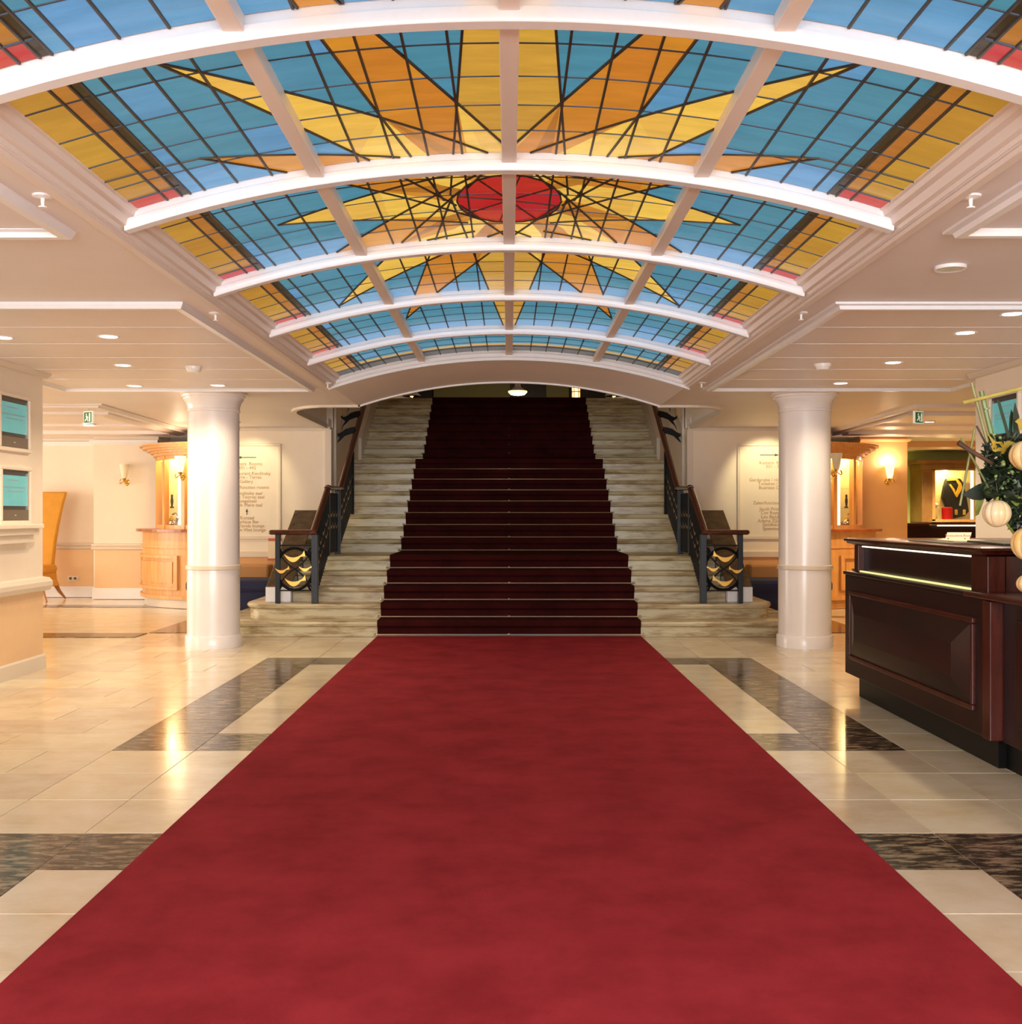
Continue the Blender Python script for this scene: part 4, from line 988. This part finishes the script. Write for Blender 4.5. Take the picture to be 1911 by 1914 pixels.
# ================================================================== FLOWER ARRANGEMENT
t = thing('flower_arrangement', 'tall autumn arrangement of bamboo, gourds and foliage in a dark vase on the lower desk', 'flower arrangement', None, (2.60, 5.2, 0.886))
vx, vy = 2.60, 5.16
part('vase', MB().lathe([(0.135, 0.886), (0.135, 0.90), (0.128, 0.92), (0.105, 1.25), (0.10, 1.30), (0.09, 1.30)], 32, (vx, vy, -0.003)), M_vase, t, smooth=True)
FD = 5.15
def stick(pts, r, m, nm='bamboo_stick', knots=2, D=FD):
    P = [at(x, y, D + d) for x, y, d in pts]
    o = part(nm, MB().tube(P, r, 8), m, t, smooth=True)
    for k in range(knots):
        u = (k + 0.7) / (knots + 0.5); q = P[0].lerp(P[-1], u)
        dd = (P[-1] - P[0]).normalized() * 0.004
        g = obj('knot', MB().tube([q - dd, q + dd], r * 1.22, 8), m, o, smooth=True); g.data.transform(Matrix.Translation(-Vector(t.location)))
    return o
stick([(1817, 716, 0), (1850, 840, 0)], 0.0085, M_bam)
stick([(1835, 731, 0.03), (1846, 780, 0.03), (1854, 812, 0.03), (1870, 850, 0.02)], 0.0125, M_bamg)
stick([(1800, 753, -0.03), (1925, 722, -0.03)], 0.0085, M_bamy)
stick([(1792, 827, -0.04), (1814, 842, -0.04), (1858, 868, -0.02)], [0.013, 0.0115, 0.009], M_bark, 'branch', 0)
stick([(1797, 818, -0.01), (1862, 936, -0.06)], 0.005, M_bam, knots=1)
stick([(1823, 800, 0.02), (1795, 945, 0.02)], 0.0055, M_bam, knots=1)
stick([(1826, 796, 0.03), (1850, 842, 0.03)], 0.005, M_bark, 'twig', 0)
stick([(1866, 928, -0.10), (1861, 890, -0.06)], 0.0022, M_steel, 'wire', 0)
stick([(1880, 975, -0.05), (1898, 1000, -0.03)], 0.006, M_leafg, 'stem', 0)
def gourd(x, y, r, m, D=FD - 0.1, sz=1.0, nm='gourd', par=t, tilt=0, dimple=True):
    c_ = at(x, y, D); n, mm_ = 60, 16; rings = []
    for k in range(mm_ + 1):
        ph = PI * k / mm_; rr = max(r * math.sin(ph) ** 0.85, 1e-4); z = -r * sz * math.cos(ph)
        if dimple and z < 0: rr *= 1 - 0.18 * (z / (r * sz)) ** 2
        rings.append([(c_.x + rr * (0.93 + 0.09 * abs(math.sin(5 * 2 * PI * i / n)) ** 0.6) * math.cos(2 * PI * i / n), c_.y + rr * (0.93 + 0.09 * abs(math.sin(5 * 2 * PI * i / n)) ** 0.6) * math.sin(2 * PI * i / n), c_.z + z) for i in range(n)])
    o = part(nm, MB().layers(rings), m, par, smooth=True)
    g = obj('gourd_stem', MB().tube([c_ + Vector((0, 0, r * sz * 0.95)), c_ + Vector((0.004, 0, r * sz + 0.018))], [0.008, 0.005], 8), M_leafg, o, smooth=True)
    if par is not None and par.type == 'EMPTY': g.data.transform(Matrix.Translation(-Vector(par.location)))
    return o
gourd(1864, 960, 0.062, M_gourd, sz=1.02)
gourd(1922, 1017, 0.072, M_gourdo, D=4.95, sz=1.05)
gourd(1924, 852, 0.085, M_gourdo, D=4.98, sz=0.85)
og = gourd(1928, 1092, 0.062, M_gourdo, D=4.92, sz=0.75, par=None, nm='gourd_on_desk')
tag(og, 'orange striped gourd lying on the lower desk beside the vase, at the picture edge', 'gourd')
def leaf(pts, m, nm='leaf', D=FD, th_=0.003):
    P = [at(x, y, D + d) for x, y, d in pts]
    part(nm, MB().extr(P, (0.0, th_, 0)), m, t)
leaf([(1864, 746, 0), (1871, 753, 0), (1879, 780, 0), (1889, 815, 0), (1884, 820, 0), (1876, 790, 0), (1868, 762, 0)], M_leafd, 'sword_leaf')
leaf([(1891, 765, .02), (1894, 772, .02), (1893, 815, .02), (1886, 818, .02), (1888, 780, .02)], M_leafd, 'sword_leaf')
leaf([(1898, 752, 0), (1906, 778, 0), (1907, 815, 0), (1895, 818, 0), (1894, 775, 0)], M_leafd, 'sword_leaf')
leaf([(1844, 804, -.02), (1850, 814, -.02), (1862, 826, -.03), (1890, 824, -.03), (1906, 831, -.02), (1899, 840, -.03), (1892, 850, -.04), (1872, 848, -.04), (1852, 842, -.03), (1856, 830, -.02)], M_leafy, 'yellow_leaf')
leaf([(1882, 930, -.06), (1897, 919, -.06), (1915, 914, -.05), (1918, 938, -.05), (1900, 946, -.06)], M_leafg, 'yellow_green_leaf')
leaf([(1826, 927, .01), (1838, 918, .01), (1842, 930, .0), (1830, 962, .0), (1824, 965, .0)], M_leafg, 'yellow_green_leaf')
leaf([(1898, 788, -.05), (1905, 782, -.05), (1916, 784, -.05), (1914, 800, -.05), (1906, 806, -.05), (1903, 792, -.05)], M_leafy, 'yellow_leaf')
leaf([(1800, 925, 0), (1812, 915, 0), (1830, 905, 0), (1850, 900, 0), (1856, 925, 0), (1835, 935, 0), (1818, 934, 0)], M_leafd, 'broad_leaf')
leaf([(1830, 880, .02), (1850, 870, .02), (1862, 885, .02), (1852, 905, .02), (1836, 902, .02)], M_leafd, 'broad_leaf')
leaf([(1868, 930, .0), (1885, 940, .0), (1905, 960, .0), (1910, 985, .0), (1892, 990, .0), (1872, 960, .0)], M_leafd, 'broad_leaf')
random.seed(11)
for nm, m, n, szr in (('foliage', M_leafd, 1300, (0.016, 0.036)), ('foliage', M_leaf, 330, (0.010, 0.024))):
    mb = MB()
    for i in range(n):
        u, v_ = random.gauss(0, 1), random.gauss(0, 1)
        x = 1893 + u * 25; y = 902 + v_ * 40
        if x < 1838 or y < 812 or y > 1000 or (y > 945 and x < 1884): continue
        c_ = at(x, y, FD + random.gauss(0.02, 0.06)); L_ = random.uniform(*szr); wd = L_ * random.uniform(0.3, 0.5)
        ax = Vector((random.gauss(0, 1), random.gauss(0, .6), random.gauss(0, 1))).normalized(); sd = ax.cross(Vector((random.gauss(0, .5), 1, random.gauss(0, .5)))).normalized(); nn = ax.cross(sd)
        mb.add([c_ - ax * L_, c_ + sd * wd + nn * 0.003, c_ + ax * L_, c_ - sd * wd + nn * 0.003, c_ + nn * -0.004], [(0, 1, 4), (1, 2, 4), (2, 3, 4), (3, 0, 4)])
    o = part(nm, mb, m, t); o['kind'] = 'stuff'
mb = MB()
for i in range(46):
    x, y = 1890 + random.gauss(0, 20), 880 + random.gauss(0, 34)
    if y < 812 or x < 1842: continue
    mb.sphere(at(x, y, FD - 0.06 + random.gauss(0, 0.03)), random.uniform(0.004, 0.011), 8, 6)
o = part('berry', mb, M_berry, t, smooth=True); o['kind'] = 'stuff'

# ================================================================== BACK OFFICE ON THE RIGHT
t = thing('back_counter', 'dark service counter with white light strips in front of the green wall', 'counter', None, (7.2, 17.9, 0))
part('body', MB().box(6.06, 8.6, 17.75, 18.5, 0, 1.10), M_desk, t)
part('top', MB().box(6.06, 6.85, 17.70, 18.55, 1.10, 1.135).box(6.85, 8.6, 17.62, 18.55, 1.115, 1.155), M_desk2, t)
part('light_strip', MB().box(6.08, 6.45, 17.69, 17.74, 1.075, 1.095), M_led, t)
part('light_strip', MB().box(6.95, 8.5, 17.60, 17.64, 1.088, 1.108), M_led, t)
t = thing('showcase', 'lit wooden showcase with columns and yellow interior on the green wall', 'showcase', None, (8.2, 20.0, 1.1))
sx0, sx1, sz0, sz1 = 7.72, 8.54, 1.24, 2.12
M_oak = mat('olive_oak', (150, 108, 58), 0.4, rgb2=(128, 88, 46), scale=4)
part('side_pilaster', MB().box(7.49, 7.68, 19.7, 20.3, 1.05, 2.25), M_oak, t, bevel=0.01)
part('side_pilaster', MB().box(8.87, 9.06, 19.7, 20.3, 1.05, 2.25), M_oak, t, bevel=0.01)
part('entablature', MB().box(7.42, 9.14, 19.65, 20.3, 2.20, 2.27).box(7.48, 9.08, 19.68, 20.3, 2.10, 2.20), M_oak, t, bevel=0.01)
for a_, b2, c_, d in ((7.68, 7.75, 1.16, 2.12), (8.56, 8.64, 1.16, 2.12), (8.82, 8.88, 1.16, 2.12), (7.68, 8.88, 1.12, 1.19), (7.68, 8.88, 2.08, 2.13)):
    part('frame_bar', MB().box(a_, b2, 19.75, 19.82, c_, d), M_maple, t)
part('back', MB().box(7.68, 8.88, 20.2, 20.25, 1.15, 2.12), M_caseback, t)
part('floor_board', MB().box(7.68, 8.88, 19.78, 20.22, 1.13, 1.16), M_maple, t)
part('light_tube', MB().tube([(8.48, 19.9, 1.18), (8.48, 19.9, 2.08)], 0.028, 8), M_led, t)
part('glass', MB().box(7.75, 8.82, 19.79, 19.795, 1.19, 2.08), M_glass, t)
point('case_lamp', (-0.2, -0.05, 0.95), 16, (1.0, 0.86, 0.4), 0.05, t)
t = thing('jacket', 'black jacket with orange lapels on show in the lit showcase', 'jacket', None, (8.15, 20.02, 1.16))
def z6(x, y): p = at(1690 + x * 170 / 1911, 850 + y * 170 / 1911, 20.05); return (p.x, 20.05, p.z)
part('body', MB().extr([z6(*q) for q in ((900, 500), (1200, 500), (1260, 600), (1330, 900), (1380, 1190), (1290, 1290), (1000, 1345), (940, 1200), (810, 900), (850, 660))], (0, 0.10, 0)), M_jack, t, bevel=0.02)
part('lapel', MB().extr([(x, y - 0.02, z) for x, y, z in [z6(*q) for q in ((905, 500), (1110, 500), (1200, 600), (1225, 700), (1110, 900), (1070, 850), (1150, 640), (1090, 540), (910, 545))]], (0, 0.015, 0)), M_lapel, t)
part('lapel', MB().extr([(x, y - 0.02, z) for x, y, z in [z6(*q) for q in ((945, 630), (980, 620), (1070, 740), (1085, 880), (1040, 780))]], (0, 0.015, 0)), M_lapel, t)
for q in (1090, 1258): part('price_card', MB().extr([(x, y - 0.025, z) for x, y, z in [z6(*k) for k in ((q - 30, 1150), (q + 30, 1150), (q + 30, 1262), (q - 30, 1262))]], (0, 0.004, 0)), M_leafy, t)
p = at(1771, 967, 19.89); o = obj('red_canister', MB().lathe([(0.09, 0), (0.095, 0.02), (0.095, 0.24), (0.08, 0.25)], 20), M_redv, None, smooth=True); o.location = (p.x, 19.89, 1.161); tag(o, 'red canister standing in the lit showcase', 'canister')
t = thing('white_cap', 'white cloth cap and bag beside the red canister in the showcase', 'cap', None, (7.85, 20.0, 1.161))
part('bag', MB().box(7.76, 7.86, 20.0, 20.14, 1.161, 1.36), M_whitec, t, bevel=0.03)
part('crown', MB().sphere((7.84, 20.06, 1.45), 0.09, 16, 8, sz=0.6), M_whitec, t, smooth=True)

# ================================================================== UPPER HALL LAMPS
t = thing('pendant_lamp', 'white glowing pendant lamp seen at the top of the stairs', 'pendant lamp', None, (0.19, 23.0, 3.85))
p = at(968, 736, 23.0)
part('shade', MB().lathe([(0.02, 0.26), (0.05, 0.24), (0.07, 0.14), (0.16, 0.08), (0.20, 0.06), (0.20, 0.05), (0.05, 0.08)], 20, (p.x, 23, p.z)), M_plastic, t, smooth=True)
part('diffuser', MB().lathe([(0.05, -0.035), (0.15, -0.02), (0.20, 0.03), (0.2, 0.055)], 20, (p.x, 23, p.z)), M_shade, t, smooth=True)
part('cord', MB().tube([(p.x, 23, p.z + 0.25), (p.x, 23, 6.6)], 0.008, 6), M_dark, t)
point('lamp', (0, 0, -0.15), 45, WARM, 0.08, t)
p = at(1077, 736, 24.0)
t = thing('wall_lantern', 'glowing caged lantern on the dark wall at the top of the stairs', 'lantern', None, (p.x, 24, p.z))
part('glass', MB().lathe([(0.05, -0.10), (0.075, -0.08), (0.085, 0.20), (0.06, 0.22)], 12, (p.x, 24, p.z)), M_shade, t, smooth=True)
for k in range(6):
    a = 2 * PI * k / 6; part('cage_bar', MB().tube([(p.x + 0.095 * math.cos(a), 24 + 0.095 * math.sin(a), p.z - 0.11), (p.x + 0.095 * math.cos(a), 24 + 0.095 * math.sin(a), p.z + 0.23)], 0.008, 6), M_brass, t)
part('cage_ring', MB().lathe([(0.09, 0.03), (0.102, 0.03), (0.102, 0.05), (0.09, 0.05)], 16, (p.x, 24, p.z)), M_brass, t)
part('cap', MB().lathe([(0.11, 0.22), (0.10, 0.25), (0.02, 0.34)], 16, (p.x, 24, p.z)), M_brass, t, smooth=True)
part('stem', MB().tube([(p.x, 24, p.z + 0.33), (p.x, 24, 6.6)], 0.008, 6), M_dark, t)
for x, lb in ((770, 'small tented table lamp glowing at the top left of the stairs'), (1148, 'small tented table lamp glowing at the top right of the stairs')):
    p = at(x, 738, 21.5)
    t = thing('table_lamp', lb, 'table lamp', 'upper hall lamps', (p.x, 21.5, 3.353))
    part('shade', MB().lathe([(0.19, 0.0), (0.03, 0.14), (0.025, 0.145), (0.18, 0.0)], 20, (p.x, 21.5, 3.62)), M_shadeoff, t, smooth=True)
    part('bulb', MB().sphere((p.x, 21.5, 3.635), 0.04, 12, 8), M_shade, t, smooth=True)
    part('stand', MB().tube([(p.x, 21.5, 3.353), (p.x, 21.5, 3.62)], 0.012, 8), M_brass, t)
    part('foot', MB().lathe([(0.08, 0), (0.07, 0.02), (0.015, 0.03)], 16, (p.x, 21.5, 3.353)), M_brass, t, smooth=True)
p = at(735, 744, 20.6)
t = thing('paper_tray', 'bright white tray on the upper landing at the left of the stair top', 'tray', None, (p.x, 20.6, 3.353))
part('tray', MB().box(p.x - 0.1, p.x + 0.1, 20.5, 20.8, 3.353, 3.40), M_exitw, t, bevel=0.01)

t = thing('added_well_lamp', 'added unseen globe lamp brightening the stair well walls', 'ceiling light', None, (0, 14.2, 6.6))  # lamp added out of view to lighten the well walls
part('globe', MB().sphere((0, 14.2, 6.42), 0.14, 16, 10), M_shade, t, smooth=True)
part('rose', MB().lathe([(0.09, 6.57), (0.09, 6.60)], 16, (0, 14.2, 0)), M_brass, t)
point('lamp', (0, 0, -0.45), 10, WARM, 0.14, t)
